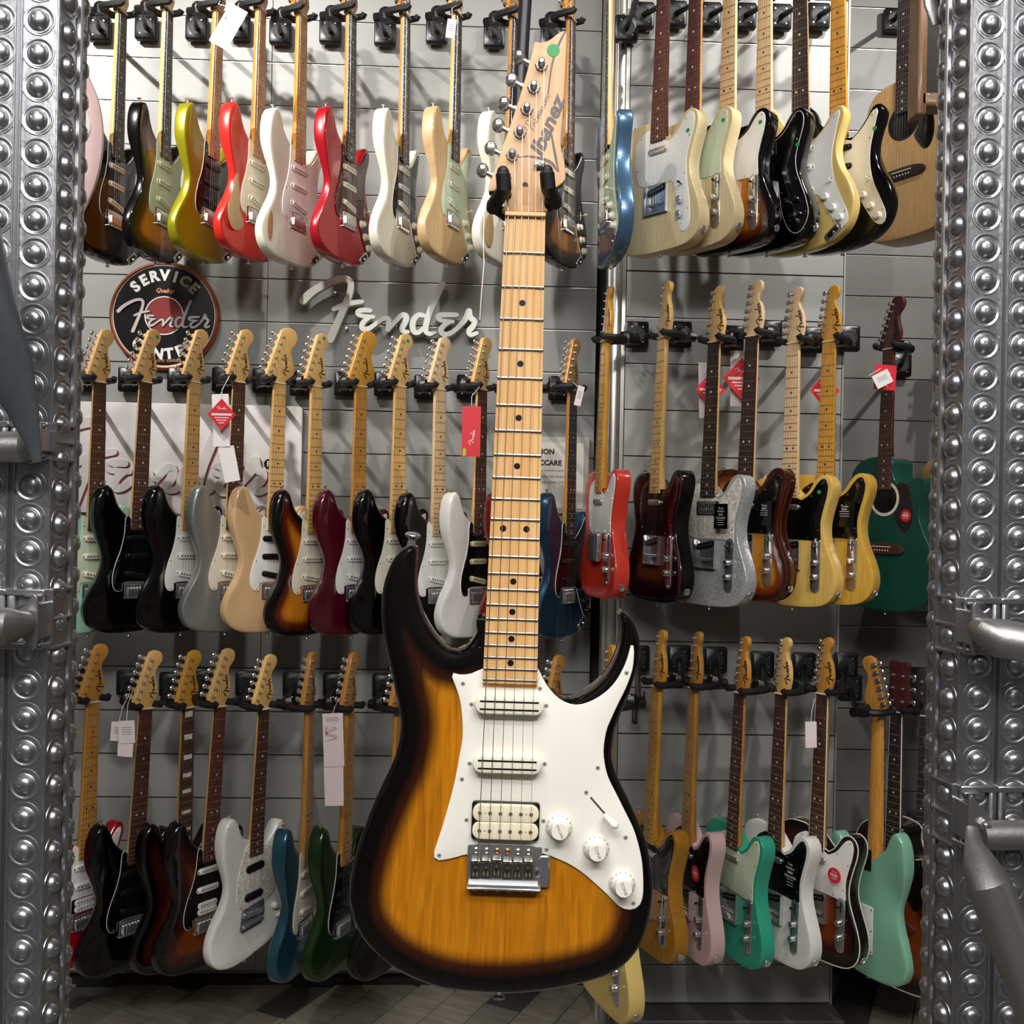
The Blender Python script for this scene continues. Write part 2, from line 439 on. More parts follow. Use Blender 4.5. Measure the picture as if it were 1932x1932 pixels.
def text(mb, s, size, x, z, y, ang=0, shear=0., center=True, sx=1., thick=.4, bold=0.):
    """lettering on the plane y facing -y; size in mm"""
    key = (s, shear, bold)
    if key not in _tc:
        cu = bpy.data.curves.new('t', 'FONT'); cu.body = s; cu.size = 1; cu.shear = shear; cu.align_x = 'CENTER' if center else 'LEFT'; cu.align_y = 'CENTER'
        cu.resolution_u = 3; cu.extrude = .02; cu.offset = bold
        o = bpy.data.objects.new('t', cu); COL.objects.link(o)
        dg = bpy.context.evaluated_depsgraph_get(); me = bpy.data.meshes.new_from_object(o.evaluated_get(dg))
        _tc[key] = ([tuple(v.co) for v in me.vertices], [tuple(p.vertices) for p in me.polygons])
        bpy.data.objects.remove(o); bpy.data.curves.remove(cu); bpy.data.meshes.remove(me)
    vs, fs = _tc[key]; c, q = cos(R(ang)), sin(R(ang))
    out = []
    for v in vs:
        a, b = v[0] * size * sx, v[1] * size
        out.append((x + a * c - b * q, y - (thick if v[2] > 0 else 0), z + a * q + b * c))
    mb.add(out, fs)
# script lettering strokes (x right, z up, in units of the lettering's 1540-wide drawing), with stroke widths
SCRIPT = [
 ([(158, -348), (230, -275), (330, -208), (430, -160), (515, -146), (556, -172), (560, -230), (543, -300), (508, -400), (462, -520), (402, -672)], [62, 58, 54, 50, 46, 46, 48, 48, 50, 54, 60]),
 ([(425, -412), (500, -376), (570, -352), (662, -336)], [36, 38, 38, 30]),
 ([(735, -410), (680, -408), (632, -422), (634, -448), (680, -460), (765, -463)], [32, 36, 36, 34, 30, 26]),
 ([(735, -466), (690, -500), (668, -540), (682, -572), (730, -564), (800, -512), (860, -472), (893, -478), (898, -520), (892, -566)], [28, 36, 40, 40, 36, 30, 34, 38, 40, 38]),
 ([(895, -566), (950, -500), (1008, -437), (1044, -446), (1040, -490), (1016, -540), (1020, -576), (1066, -578)], [32, 32, 38, 44, 44, 42, 36, 28]),
 ([(1192, -432), (1150, -430), (1112, -470), (1102, -530), (1122, -578), (1165, -574), (1218, -512)], [34, 38, 42, 44, 40, 34, 26]),
 ([(1342, -156), (1310, -230), (1270, -330), (1236, -430), (1216, -520), (1222, -574), (1256, -588), (1298, -574)], [52, 50, 48, 46, 44, 38, 32, 24]),
 ([(1478, -414), (1400, -416), (1332, -424), (1318, -446), (1352, -468), (1450, -474)], [34, 38, 38, 36, 32, 26]),
 ([(1420, -478), (1372, -510), (1346, -550), (1370, -586), (1430, -574), (1500, -515), (1556, -440), (1582, -378)], [28, 36, 42, 40, 36, 34, 42, 48]),
 ([(1582, -378), (1598, -430), (1634, -462), (1622, -505), (1590, -545), (1605, -580), (1658, -562)], [46, 42, 40, 42, 42, 36, 28]),
]
def script(mb, w_mm, cx, cz, y0, y1, ang=0, ws=1.):
    k = w_mm / 1540.
    for j_, (pts, wd) in enumerate(SCRIPT):
        q = rotp([(cx + (p[0] - 905) * k, cz + (p[1] + 400) * k) for p in pts], ang, cx, cz)
        ribbon(mb, q, [a * k * ws for a in wd], y0 - min(.2, abs(y1 - y0) * .06) * j_, y1, 4 * len(pts))
# ------------------------------------------------------------------ guitars: shared part meshes (mm, nut at 0, strings run down -z, front -y)
OUT = {
 'strat': [(-30,-428),(-38,-416),(-54,-404),(-72,-384),(-84,-356),(-94,-336),(-108,-327),(-124,-334),(-137,-356),(-145,-395),(-145,-440),(-132,-490),(-117,-535),(-112,-565),(-121,-605),(-142,-650),(-157,-690),(-158,-722),(-142,-755),(-108,-776),(-55,-784),(0,-784),(55,-778),(105,-762),(142,-732),(161,-690),(162,-650),(147,-605),(126,-565),(114,-530),(112,-497),(121,-460),(133,-428),(136,-402),(127,-386),(112,-382),(98,-390),(84,-412),(66,-436),(46,-454),(30,-458)],
 'tele': [(-30,-405),(-70,-398),(-112,-404),(-138,-425),(-145,-460),(-136,-505),(-123,-545),(-121,-580),(-134,-622),(-152,-665),(-160,-705),(-152,-745),(-125,-772),(-80,-783),(0,-786),(80,-783),(125,-772),(152,-745),(160,-705),(152,-665),(134,-622),(119,-580),(117,-540),(127,-495),(139,-455),(142,-425),(133,-404),(115,-394),(94,-400),(78,-418),(64,-440),(48,-454),(30,-456)],
 'mustang': [(-30,-408),(-50,-398),(-64,-376),(-76,-345),(-94,-330),(-116,-336),(-130,-362),(-136,-410),(-130,-460),(-116,-510),(-108,-550),(-116,-600),(-140,-655),(-156,-705),(-154,-750),(-130,-785),(-85,-800),(-30,-798),(30,-784),(90,-765),(135,-730),(155,-685),(152,-635),(132,-585),(112,-540),(106,-500),(114,-455),(126,-415),(126,-388),(112,-376),(94,-384),(76,-410),(54,-432),(30,-440)],
 'dread': [(-20,-352),(-75,-356),(-115,-375),(-140,-412),(-142,-455),(-133,-500),(-132,-545),(-150,-590),(-178,-640),(-196,-695),(-196,-755),(-172,-812),(-120,-846),(-60,-856),(0,-858),(60,-856),(120,-846),(172,-812),(196,-755),(196,-695),(178,-640),(150,-590),(132,-545),(133,-500),(142,-455),(140,-412),(115,-375),(75,-356),(20,-352)],
 'cutaway': [(-20,-352),(-75,-356),(-115,-375),(-140,-412),(-142,-455),(-133,-500),(-132,-545),(-150,-590),(-178,-640),(-196,-695),(-196,-755),(-172,-812),(-120,-846),(-60,-856),(0,-858),(60,-856),(120,-846),(172,-812),(196,-755),(196,-695),(178,-640),(150,-590),(135,-545),(138,-505),(150,-470),(156,-440),(146,-424),(120,-424),(92,-436),(62,-444),(38,-432),(28,-402),(26,-366)],
 'bass': [(-30,-428),(-60,-400),(-90,-340),(-120,-330),(-145,-370),(-150,-440),(-130,-520),(-122,-570),(-135,-640),(-160,-720),(-170,-800),(-160,-880),(-120,-950),(-60,-985),(0,-990),(60,-970),(115,-915),(155,-830),(172,-740),(165,-660),(140,-600),(118,-550),(115,-500),(125,-450),(130,-410),(112,-390),(85,-410),(60,-440),(30,-458)],
}
PG = {
 'strat': [(-30,-424),(-37,-417),(-44,-420),(-46,-440),(-48,-480),(-58,-525),(-74,-568),(-82,-606),(-79,-636),(-66,-652),(-46,-648),(-44,-626),(44,-626),(58,-634),(84,-682),(110,-722),(130,-734),(143,-724),(144,-698),(128,-655),(108,-606),(98,-560),(98,-510),(108,-462),(117,-425),(122,-404),(114,-398),(102,-406),(86,-428),(66,-450),(44,-466),(30,-468)],
 'tele': [(-30,-424),(-58,-428),(-84,-450),(-92,-490),(-86,-535),(-78,-566),(-62,-584),(0,-586),(60,-586),(104,-588),(106,-560),(106,-530),(114,-495),(124,-460),(128,-428),(120,-408),(106,-408),(90,-424),(72,-448),(52,-462),(30,-466)],
 'custom': [(-30,-424),(-70,-430),(-100,-455),(-104,-500),(-92,-545),(-80,-580),(-52,-590),(40,-592),(56,-640),(66,-690),(86,-735),(112,-752),(136,-735),(148,-700),(140,-660),(122,-610),(108,-570),(106,-530),(116,-490),(127,-455),(130,-425),(120,-406),(106,-406),(90,-424),(72,-448),(52,-464),(30,-468)],
 'thin': [(-30,-424),(-58,-428),(-84,-450),(-92,-490),(-86,-535),(-76,-570),(-52,-586),(30,-588),(60,-596),(72,-640),(76,-690),(90,-735),(108,-744),(122,-728),(124,-690),(118,-640),(110,-600),(106,-560),(106,-530),(116,-490),(127,-455),(130,-425),(120,-406),(106,-406),(90,-424),(72,-448),(52,-464),(30,-468)],
 'mustang': [(-30,-425),(-44,-440),(-58,-480),(-68,-530),(-70,-580),(-60,-612),(-40,-628),(30,-626),(64,-620),(94,-600),(98,-560),(94,-510),(84,-470),(62,-445),(30,-440)],
}
HEAD = {
 'strat': [(-21,-3),(-22,7),(-38,22),(-37,36),(2,154),(11,167),(25,173),(41,168),(50,156),(50,142),(42,128),(33,118),(29,104),(33,84),(40,62),(41,43),(34,26),(24,9),(21,-3)],
 'large': [(-21,-3),(-22,7),(-42,24),(-41,40),(2,160),(12,175),(30,182),(51,177),(63,161),(63,144),(55,129),(45,116),(43,98),(50,76),(57,54),(55,36),(42,24),(25,10),(21,-3)],
 'tele': [(-21,-3),(-22,8),(-29,20),(-30,34),(-17,130),(-13,154),(-3,167),(11,171),(22,164),(25,151),(20,139),(14,127),(16,111),(25,95),(31,72),(31,44),(26,18),(21,-3)],
 'acoustic': [(-22,-3),(-24,10),(-34,28),(-36,60),(-33,110),(-36,150),(-20,160),(0,154),(20,160),(36,150),(33,110),(36,60),(34,28),(24,10),(22,-3)],
}
EDGE6 = {'strat': [(-28, 33), (9, 146)], 'large': [(-31, 37), (10, 150)], 'tele': [(-21, 34), (-5, 150)]}
THK = {'dread': 112, 'cutaway': 100}
GC = {}
def gm(key, fn, nm=1, angle=38):
    if key not in GC:
        b = MB(); fn(b); GC[key] = b.mesh(key.split('|')[0], nm, angle)
    return GC[key]
def fret_z(n, sc=648.): return -sc * (1 - 2 ** (-n / 12))
def neck_hw(z): return 21 + 7 * min(1, -z / 460.)
def f_body(kind):
    def fn(b):
        def contour(x, y, z):
            # belly cut behind the bass waist, forearm slope on the bass lower bout
            st = lambda v: max(0, min(1, v)) ** 2 * (3 - 2 * max(0, min(1, v)))
            t = (y - 9) / 45
            y -= t * 19 * math.exp(-((z + 540) / 80) ** 2) * st((-x - 30) / 90)
            y += (1 - t) * 13 * math.exp(-((z + 700) / 75) ** 2) * st((-x - 60) / 95)
            return (x, y, z)
        sc = kind in ('strat', 'mustang')
        b.plate(smooth(OUT[kind], 110), 9, 9 + THK.get(kind, 45), 2.5 if kind in ('tele', 'dread', 'cutaway') else 9, grid=15, backgrid=sc, warp=contour if sc else None)
    return fn
def f_pg(kind):
    def fn(b):
        o = smooth(PG[kind], 90); b.plate(o, 6.6, 9.2, .8)
        b.mi = 1
        for i in range(4, 90, 9):
            n = normals(o)[i]; b.lathe([(2.4, 0), (2.2, .7)], (o[i][0] - n[0] * 7, 6.6, o[i][1] - n[1] * 7), n=6)
    return fn
def f_ply(kind):
    def fn(b):
        o = smooth(PG[kind], 90); n = normals(o); b.plate([(a[0] + q[0] * 1.3, a[1] + q[1] * 1.3) for a, q in zip(o, n)], 7.5, 9.1)
    return fn
def f_neck(acoustic=False):
    def fn(b):
        vs = []; fs = []; zs = [2, -60, -200, -330, -420, -450] if not acoustic else [2, -60, -200, -300, -335, -352]
        n = 9
        for i, z in enumerate(zs):
            hw = neck_hw(z); d = 16 + 3 * min(1, -z / 400)
            if i == len(zs) - 2: d += 5
            if i == len(zs) - 1: d += 9
            vs += [(-hw, 5, z)] + [(-hw * cos(pi * k / (n - 1)), 7 + d * sin(pi * k / (n - 1)) ** .8, z) for k in range(n)] + [(hw, 5, z)]
        m_ = n + 2
        for i in range(len(zs) - 1):
            fs += [(i * m_ + k, i * m_ + k + 1, (i + 1) * m_ + k + 1, (i + 1) * m_ + k) for k in range(m_ - 1)]
            fs.append((i * m_ + m_ - 1, i * m_, (i + 1) * m_, (i + 1) * m_ + m_ - 1))
        fs += [tuple(range(m_)), tuple((len(zs) - 1) * m_ + k for k in range(m_))]
        b.add(vs, fs)
    return fn
def f_board(b):
    vs = []; zs = [0, -150, -300, -462]; n = 7
    for z in zs:
        hw = neck_hw(z)
        vs += [(-hw, 5.4, z)] + [(-hw + 2 * hw * k / (n - 1), 1.2 * (2 * k / (n - 1) - 1) ** 2, z) for k in range(n)] + [(hw, 5.4, z)]
    m_ = n + 2; fs = []
    for i in range(3):
        fs += [(i * m_ + k, i * m_ + k + 1, (i + 1) * m_ + k + 1, (i + 1) * m_ + k) for k in range(m_ - 1)] + [(i * m_ + m_ - 1, i * m_, (i + 1) * m_, (i + 1) * m_ + m_ - 1)]
    fs += [tuple(range(m_)), tuple(3 * m_ + k for k in range(m_))]
    b.add(vs, fs)
def f_frets(b):
    for n in range(1, 22):
        z = fret_z(n); hw = neck_hw(z)
        b.tube([(-hw, .9, z), (-hw * .5, 0, z), (0, -.3, z), (hw * .5, 0, z), (hw, .9, z)], .95, 6)
def f_dots(b):
    for n in (3, 5, 7, 9, 12, 15, 17, 19, 21):
        z = (fret_z(n) + fret_z(n - 1)) / 2
        for x in ((-11, 11) if n == 12 else (0,)):
            b.lathe([(3.4, 0), (3.3, .35)], (x, .15, z), n=10)
        b.lathe([(1.2, 0), (1.1, .3)], (-neck_hw(z), 3, z), ax=(-1, 0, 0), n=6)
        b.lathe([(1.2, 0), (1.1, .3)], (neck_hw(z), 3, z), ax=(1, 0, 0), n=6)
def f_blocks(b):
    for n in (1, 3, 5, 7, 9, 12, 15, 17, 19):
        z = (fret_z(n) + fret_z(n - 1)) / 2; h = (fret_z(n - 1) - fret_z(n)) * .5
        b.box((0, .1, z), (neck_hw(z) * 1.35, .6, h))
def f_nut(b): b.box((0, .5, 1.5), (42, 8, 3.4), bev=.8)
def f_head(kind):
    def fn(b): b.plate(smooth(HEAD[kind], 60), 8, 22, 1.6)
    return fn
def f_tuner(b):
    b.lathe([(5.2, 0), (5.2, 1.2), (3.4, 1.6), (3.1, 4), (2.5, 5.5), (3.1, 7.5), (2.6, 9.5)], (0, 8, 0), n=10)
    b.box((-6, 25, 0), (16, 7, 11))
    b.cyl((-10, 25, 0), (-21, 24, 0), 2.2, n=6)
    b.ball((-28, 24, 0), (7.5, 4.2, 8.5), 8, 6)
def f_strings(kind):
    def fn(b):
        for i in range(6):
            x0, x1 = -17.5 + 7 * i, -26 + 10.4 * i; r = .4 - .03 * i
            pts = [(x0, -1.6, 0), (x1, -4.2, -645)]
            if kind in EDGE6:
                (ax, az), (bx, bz) = EDGE6[kind]; t = i / 5
                pts.insert(0, (ax + (bx - ax) * t + 2.5, 4.5, az + (bz - az) * t))
            else:
                pts.insert(0, ((-16 if i < 3 else 16), 5, [35, 75, 115, 115, 75, 35][i]))
            b.tube(pts, r, 4)
    return fn
def f_single(poles=True):
    def fn(b):
        b.plate(slot_outline(86, 18, 3), 4, 8, 1); b.plate(slot_outline(72, 17, 4), .2, 7, 1.8)
        b.mi = 1
        for i in range(6): b.lathe([(2.5, 0), (2.3, .6)], (-26 + 10.4 * i, .2, 0), n=8)
        for x in (-40, 40): b.lathe([(2.4, 0), (2, 1.2)], (x, 4, 0), n=6)
    return fn
def f_hum(b):
    b.plate(slot_outline(88, 42, 2, r=4), 4.5, 8, .8); b.mi = 1
    for z in (9.6, -9.6): b.plate(slot_outline(71, 18.5, 4, cz=z, r=8), .4, 6, 1)
    b.mi = 2
    for z in (9.6, -9.6):
        for i in range(6): b.lathe([(2.4, 0), (2.1, .8)], (-25 + 10 * i, .4, z), n=8)
def f_bar(b):
    b.plate(slot_outline(76, 24, 5), 1, 8, 1.5)
    b.mi = 1
    for i in range(6): b.lathe([(2., 0), (1.8, .6)], (-26 + 10.4 * i, 1, 0), n=6)
def f_lip(b):
    b.plate(slot_outline(70, 17, 5), -.5, 7.5, 2.4)
def f_trem(b):
    b.plate(slot_outline(82, 44, 2, cz=-650, r=4), 4, 7.5, .8)
    for i in range(6):
        x = -26 + 10.4 * i; b.box((x, .8, -653), (9.4, 7, 26), bev=1.2); b.lathe([(3, 0), (2.4, 1.6)], (x, 4, -633), n=8)
        b.cyl((x - 2.6, -3, -645), (x - 2.6, -4.5, -645), 1.2, n=5); b.cyl((x, 1, -666), (x, 1, -676), 1.8, n=6)
    b.box((0, 6, -674), (80, 9, 3), bev=.6)
def f_ashtray(b):
    b.box((0, 7.2, -632), (84, 3, 86), bev=1)
    for x in (-41, 41): b.box((x, 2, -632), (2.4, 12, 86))
    b.box((0, 2, -674), (84, 12, 2.4))
    for x in (-20, 0, 20): b.cyl((x - 9.5, 1.5, -648), (x + 9.5, 1.5, -648), 4, n=10)
    b.mi = 1; b.plate(rotp(slot_outline(76, 19, 4, cz=-606), 12, 0, -606), 1.6, 7, 1.5)
    b.mi = 0
    for i in range(6): b.lathe([(2.4, 0), (2.2, .6)], (-24 + 9.6 * i, 1.6, -606 - 5 + 2.04 * i), n=8)
def f_cover(b):
    b.plate(slot_outline(86, 86, 3, cz=-630, r=6), -10, 7, 3)
def f_mustbridge(b):
    b.plate([(-46,-628),(46,-612),(52,-655),(40,-690),(-40,-700),(-52,-690)], 4, 8, 1)
    b.box((0, 0, -646), (82, 9, 15), bev=2)
    for i in range(6): b.cyl((-26 + 10.4 * i, -4, -640), (-26 + 10.4 * i, -4, -652), 3.6, n=8)
    b.cyl((-40, 0, -682), (40, 0, -670), 6, n=10)
    for x, z in ((-44, -690), (44, -680), (-40, -634)): b.lathe([(4, 0), (3.2, 2)], (x, 4, z), n=8)
def f_knob(b):
    b.lathe([(12.5, 0), (12, 4), (9.8, 6), (9, 14), (8, 15)], (0, 6.8, 0), n=18)
def f_mknob(b):
    b.lathe([(9.6, 0), (9.6, 1), (9, 2), (9, 15), (7.6, 16.4)], (0, 6, 0), n=18)
def f_sw(b):
    b.box((0, 6.4, 0), (3, 1, 26), rot=Matrix.Rotation(R(25), 3, 'Y')); b.cyl((0, 7, 0), (0, -10, 2), 1.4, n=6); b.lathe([(3, 0), (3.6, 5), (2.4, 9)], (0, -8, 2), n=8)
def f_jackplate(b):
    o = rotp(slot_outline(26, 62, 5, cx=100, cz=-745), -52, 100, -745); b.plate(o, 6.5, 9.5, 1.4)
    b.mi = 1; b.plate(rotp(slot_outline(15, 38, 5, cx=100, cz=-745), -52, 100, -745), 5.9, 6.8, .3)
    b.mi = 0; b.lathe([(6, 0), (4.4, 4), (3, 4.2)], (103, 6.5, -747), n=10)
def f_jackcup(b): b.lathe([(11, 0), (11, 3), (6, 4), (5.2, 1.5)], (157, 31, -742), ax=(.96, 0, -.28), n=14)
def f_plate(b):
    b.plate(slot_outline(31, 160, 5, cx=92, cz=-660), 6.6, 9, .8)
    b.mi = 1; b.box((92, 6.3, -608), (3.6, .8, 30)); b.mi = 0
    for z in (-588, -732): b.lathe([(2.6, 0), (2.2, .8)], (92, 6.6, z), n=6)
def f_tsw(b): b.cyl((92, 7, -608), (92, -4, -604), 1.5, n=6); b.lathe([(3, 0), (4, 4), (3.4, 9)], (92, -3, -604), n=8)
def f_strap(b): b.lathe([(3.6, 0), (3.2, 7), (7, 9.5), (7.4, 11), (4, 12.6)], (0, 0, 0), ax=(0, 0, 1), n=10)
def f_logo(kind):
    def fn(b): script(b, 66, 21 if kind != 'tele' else 18, 62 if kind != 'tele' else 66, 7.7, 8.1, 100, 1.35)
    return fn
def f_rosette(b):
    n = 28
    for r0_, r1_, y, mi in ((48, 58, 8.6, 0),):
        vs = [(r * cos(2 * pi * k / n), yy, -490 + r * sin(2 * pi * k / n)) for yy in (y, 9.2) for r in (r0_, r1_) for k in range(n)]
        fs = [(k, (k + 1) % n, n + (k + 1) % n, n + k) for k in range(n)] + [(n + k, n + (k + 1) % n, 3 * n + (k + 1) % n, 3 * n + k) for k in range(n)] + [(k, 2 * n + k, 2 * n + (k + 1) % n, (k + 1) % n) for k in range(n)]
        b.add(vs, fs)
def f_hole(b): b.lathe([(49, 0), (48.6, .3)], (0, 8.9, -490), n=28)
def f_acbridge(b):
    b.plate(smooth([(-84,-650),(-60,-640),(-30,-636),(30,-636),(60,-640),(84,-650),(78,-668),(40,-672),(-40,-672),(-78,-668)], 40), 1, 9.2, 1.5)
    b.mi = 1; b.box((0, .2, -648), (72, 4, 3))
    for i in range(6): b.ball((-27 + 10.8 * i, .5, -660), 2.6, 6, 4)
def f_acpg(b): b.plate(smooth([(46,-448),(64,-436),(92,-450),(108,-500),(112,-550),(98,-590),(76,-596),(58,-575),(40,-545),(52,-520),(60,-490),(54,-462)], 50), 8, 9.2, .4)
def f_disc(b):
    b.lathe([(20, 0), (19.6, .5)], (86, 7.95, -545), n=20); b.mi = 1
    text(b, 'FREE', 12, 86, -545, 7.3, thick=.2, bold=.02); script(b, 18, 86, -536, 7.1, 7.4, 0, 1.2); b.box((86, 7.3, -553), (24, .3, 1.2))
def f_fhole(b): b.plate(smooth([(-108,-555),(-102,-560),(-100,-575),(-106,-610),(-116,-640),(-122,-665),(-128,-672),(-130,-660),(-124,-640),(-118,-610),(-112,-580)], 40), 8.7, 9.2)
def f_backplate(b):
    b.plate(slot_outline(76, 142, 3, cx=4, cz=-640, r=5), 54, 56.5, .6)
    b.mi = 1
    for x in (-30, 38):
        for z in (-578, -640, -702): b.lathe([(2.6, 0), (2.2, .8)], (x, 56.5, z), ax=(0, 1, 0), n=6)
    b.box((4, 56.6, -672), (56, .6, 12))
def f_neckplate(b):
    b.plate(slot_outline(50, 64, 3, cz=-432, r=4), 54, 56, .5)
def f_binding(kind):
    def fn(b):
        o = [(x, 0, z) for x, z in smooth(OUT[kind], 120)]
        t = THK.get(kind, 45)
        for y in (10, 9 + t - 1):
            b.tube([(p[0] , y, p[2]) for p in o] + [(o[0][0], y, o[0][2])], 2., 5, flat=(0, 1, 0), caps=False)
    return fn
def f_sideb(b):
    for sx in (-1, 1): b.tube([(sx * neck_hw(z), 2.6, z) for z in (0, -150, -300, -460)], [(1., 2.8)] * 4, 6, flat=(1, 0, 0))

UP = (0, 0, 1)
def mframe(N, B, Y, psi):
    """guitar frame: nut at the line of sight N on plane Y, strings running towards B, face turned by psi degrees"""
    a, b = at(N[0], N[1], Y), at(B[0], B[1], Y)
    dn = (a - b).normalized()
    tilt = math.atan2(dn.x, dn.z)
    M = Matrix.Rotation(tilt, 4, 'Y') @ Matrix.Rotation(R(psi), 4, 'Z')
    M.translation = a
    return M
GROUPS = {}
def sub(root, key, fn, name, mats, mtx=None, nm=None, st=False, label=None, angle=38):
    mats = mats if isinstance(mats, (list, tuple)) else [mats]
    o = place(name, gm(key, fn, nm or len(mats), angle), mats, root, mtx)
    if st: stuff(o)
    if label: o['label'] = label
    return o
def T(x=0, y=0, z=0, ry=0, rz=0): return Matrix.Translation((x * S, y * S, z * S)) @ Matrix.Rotation(R(ry), 4, 'Y') @ Matrix.Rotation(R(rz), 4, 'Z')
def guitar(label, kind, N, B, Y, psi, paint, pg=None, board=None, neck=None, pick='sss', pmat=CREAM, head=None, knob=CREAM, group=None,
           dots=None, blocks=False, headmat=None, dot_stick=None, bind=None, jack=True, scale=1., name='electric_guitar', logo=True, relic=None, pgkind=None, back=False):
    M = mframe(N, B, Y, psi)
    if scale != 1: M = M @ Matrix.Scale(scale, 4)
    root = thing(name, label, 'guitar', M, group)
    P = PAINT[paint]; neck = neck or MAPLE; board = board or neck
    light = board in (MAPLE, MAPLE_P, MAPLE_A, MAPLE_O)
    dm = dots or (BLACK if light else PEARL)
    ac = kind in ('dread', 'cutaway')
    head = head or {'strat': 'strat', 'tele': 'tele', 'mustang': 'strat', 'dread': 'acoustic', 'cutaway': 'strat', 'bass': 'strat'}[kind]
    sub(root, 'body|' + kind, f_body(kind), 'body', P, angle=30)
    sub(root, 'neck|%d' % ac, f_neck(ac), 'neck', neck)
    sub(root, 'headstock|' + head, f_head(head), 'headstock', headmat or neck)
    sub(root, 'fretboard', f_board, 'fretboard', board)
    sub(root, 'frets', f_frets, 'frets', FRETM, st=True)
    if blocks: sub(root, 'inlay_blocks', f_blocks, 'inlay_blocks', PEARL, st=True)
    else: sub(root, 'inlay_dots', f_dots, 'inlay_dots', dm, st=True)
    sub(root, 'nut', f_nut, 'nut', CREAM)
    sub(root, 'strings|' + head, f_strings(head), 'strings', STEEL, st=True)
    if head in EDGE6:
        (ax, az), (bx, bz) = EDGE6[head]; ang = math.degrees(math.atan2(bx - ax, bz - az))
        for i in range(6):
            t = i / 5; sub(root, 'tuner', f_tuner, 'tuner', CHROME, T(ax + (bx - ax) * t, 0, az + (bz - az) * t, ang))
        if logo: sub(root, 'logo|' + head, f_logo(head), 'headstock_logo', BLACK, st=True, angle=0)
    else:
        for sx in (-1, 1):
            for z in (35, 75, 115):
                sub(root, 'tuner', f_tuner, 'tuner', CHROME, T(sx * 18, 0, z) @ (Matrix.Identity(4) if sx < 0 else Matrix.Rotation(pi, 4, 'Y')))
    if ac:
        sub(root, 'sound_hole', f_hole, 'sound_hole', BLACK); sub(root, 'rosette', f_rosette, 'rosette', CREAM if paint == 'acgreen' else BLACK)
        sub(root, 'bridge|ac', f_acbridge, 'bridge', [ROSE if paint != 'dreadtop' else EBONY, CREAM])
        sub(root, 'pickguard|ac', f_acpg, 'pickguard', pg or BLKPG)
    else:
        pk = pgkind or kind
        if pg: sub(root, 'pickguard|' + pk, f_pg(pk), 'pickguard', [pg, CHROME])
        if pg is BLKPG and (kind == 'strat' or pgkind == 'custom'): sub(root, 'pgply|' + pk, f_ply(pk), 'pickguard_edge', WHITE)
        if pgkind == 'thin': sub(root, 'f_hole', f_fhole, 'f_hole', BLACK)
        st = [('sss', -488, 0), ('sss', -544, 0), ('sss', -604, 11)]
        dark = BLACK if pmat != BLACK else CHROME
        if pick == 'sss':
            for _, z, a in st: sub(root, 'pickup', f_single(), 'pickup', [pmat, dark if pmat is not BLACK else GREY_DARK], T(0, 0, z, a))
        elif pick == 'hss':
            for z in (-488, -544): sub(root, 'pickup', f_single(), 'pickup', [pmat, dark], T(0, 0, z))
            sub(root, 'pickup|hum', f_hum, 'humbucker_pickup', [BLACK, pmat, CHROME], T(0, 0, -600))
        elif pick == 'bars':
            for z, a in ((-500, -5), (-590, -5)): sub(root, 'pickup|bar', f_bar, 'pickup', [BLACK, GREY_DARK], T(0, 0, z, a))
        elif pick in ('tele', 'cover'):
            sub(root, 'pickup|lip', f_lip, 'neck_pickup', CHROME, T(0, 0, -490))
        elif pick == 'telehum':
            sub(root, 'pickup|hum', f_hum, 'humbucker_pickup', [BLACK, CHROME, GREY_DARK], T(0, 0, -495))
        if kind == 'tele':
            if pick == 'cover': sub(root, 'cover', f_cover, 'bridge_cover', CHROME)
            else: sub(root, 'bridge|ash', f_ashtray, 'bridge', [CHROME, BLACK])
            sub(root, 'jack_cup', f_jackcup, 'jack_cup', CHROME)
            if pgkind == 'custom':
                for x, z in ((78, -660), (108, -655), (92, -705), (118, -700)): sub(root, 'knob', f_knob, 'control_knob', BLKPG, T(x, 0, z))
            else:
                if pgkind != 'thin': sub(root, 'control_plate', f_plate, 'control_plate', [CHROME, BLACK])
                sub(root, 'tsw', f_tsw, 'selector_switch', [BLACK])
                for z in (-652, -694): sub(root, 'mknob', f_mknob, 'control_knob', CHROME, T(92, 0, z))
        elif kind == 'strat':
            sub(root, 'bridge|trem', f_trem, 'tremolo_bridge', CHROME)
            for x, z in ((78, -640), (101, -676), (122, -708)): sub(root, 'knob', f_knob, 'control_knob', knob, T(x, 0, z))
            sub(root, 'sw', f_sw, 'selector_switch', [knob], T(96, 0, -598, -25))
            if jack: sub(root, 'jack_plate', f_jackplate, 'jack_plate', [CHROME, BLACK])
        elif kind == 'mustang':
            sub(root, 'bridge|must', f_mustbridge, 'tremolo_bridge', CHROME)
            for x, z in ((96, -650), (116, -684)): sub(root, 'knob', f_knob, 'control_knob', knob, T(x, 0, z))
    if back:
        sub(root, 'backplate', f_backplate, 'back_cover_plate', [WHITE, BLACK]); sub(root, 'neckplate', f_neckplate, 'neck_plate', GREY_DARK)
    if bind: sub(root, 'binding|' + kind, f_binding(kind), 'binding', bind, st=True); sub(root, 'sideb', f_sideb, 'neck_binding', bind)
    top = {'strat': (-110, -327), 'tele': (-108, -402), 'mustang': (-96, -330), 'bass': (-118, -330), 'dread': None, 'cutaway': None}[kind]
    if top: sub(root, 'strap', f_strap, 'strap_button', CHROME, T(top[0], 30, top[1], -12))
    bz = {'strat': -784, 'tele': -786, 'mustang': -799, 'bass': -990, 'dread': -858, 'cutaway': -858}[kind]
    sub(root, 'strap', f_strap, 'strap_button', CHROME, T(0, 30, bz, 180))
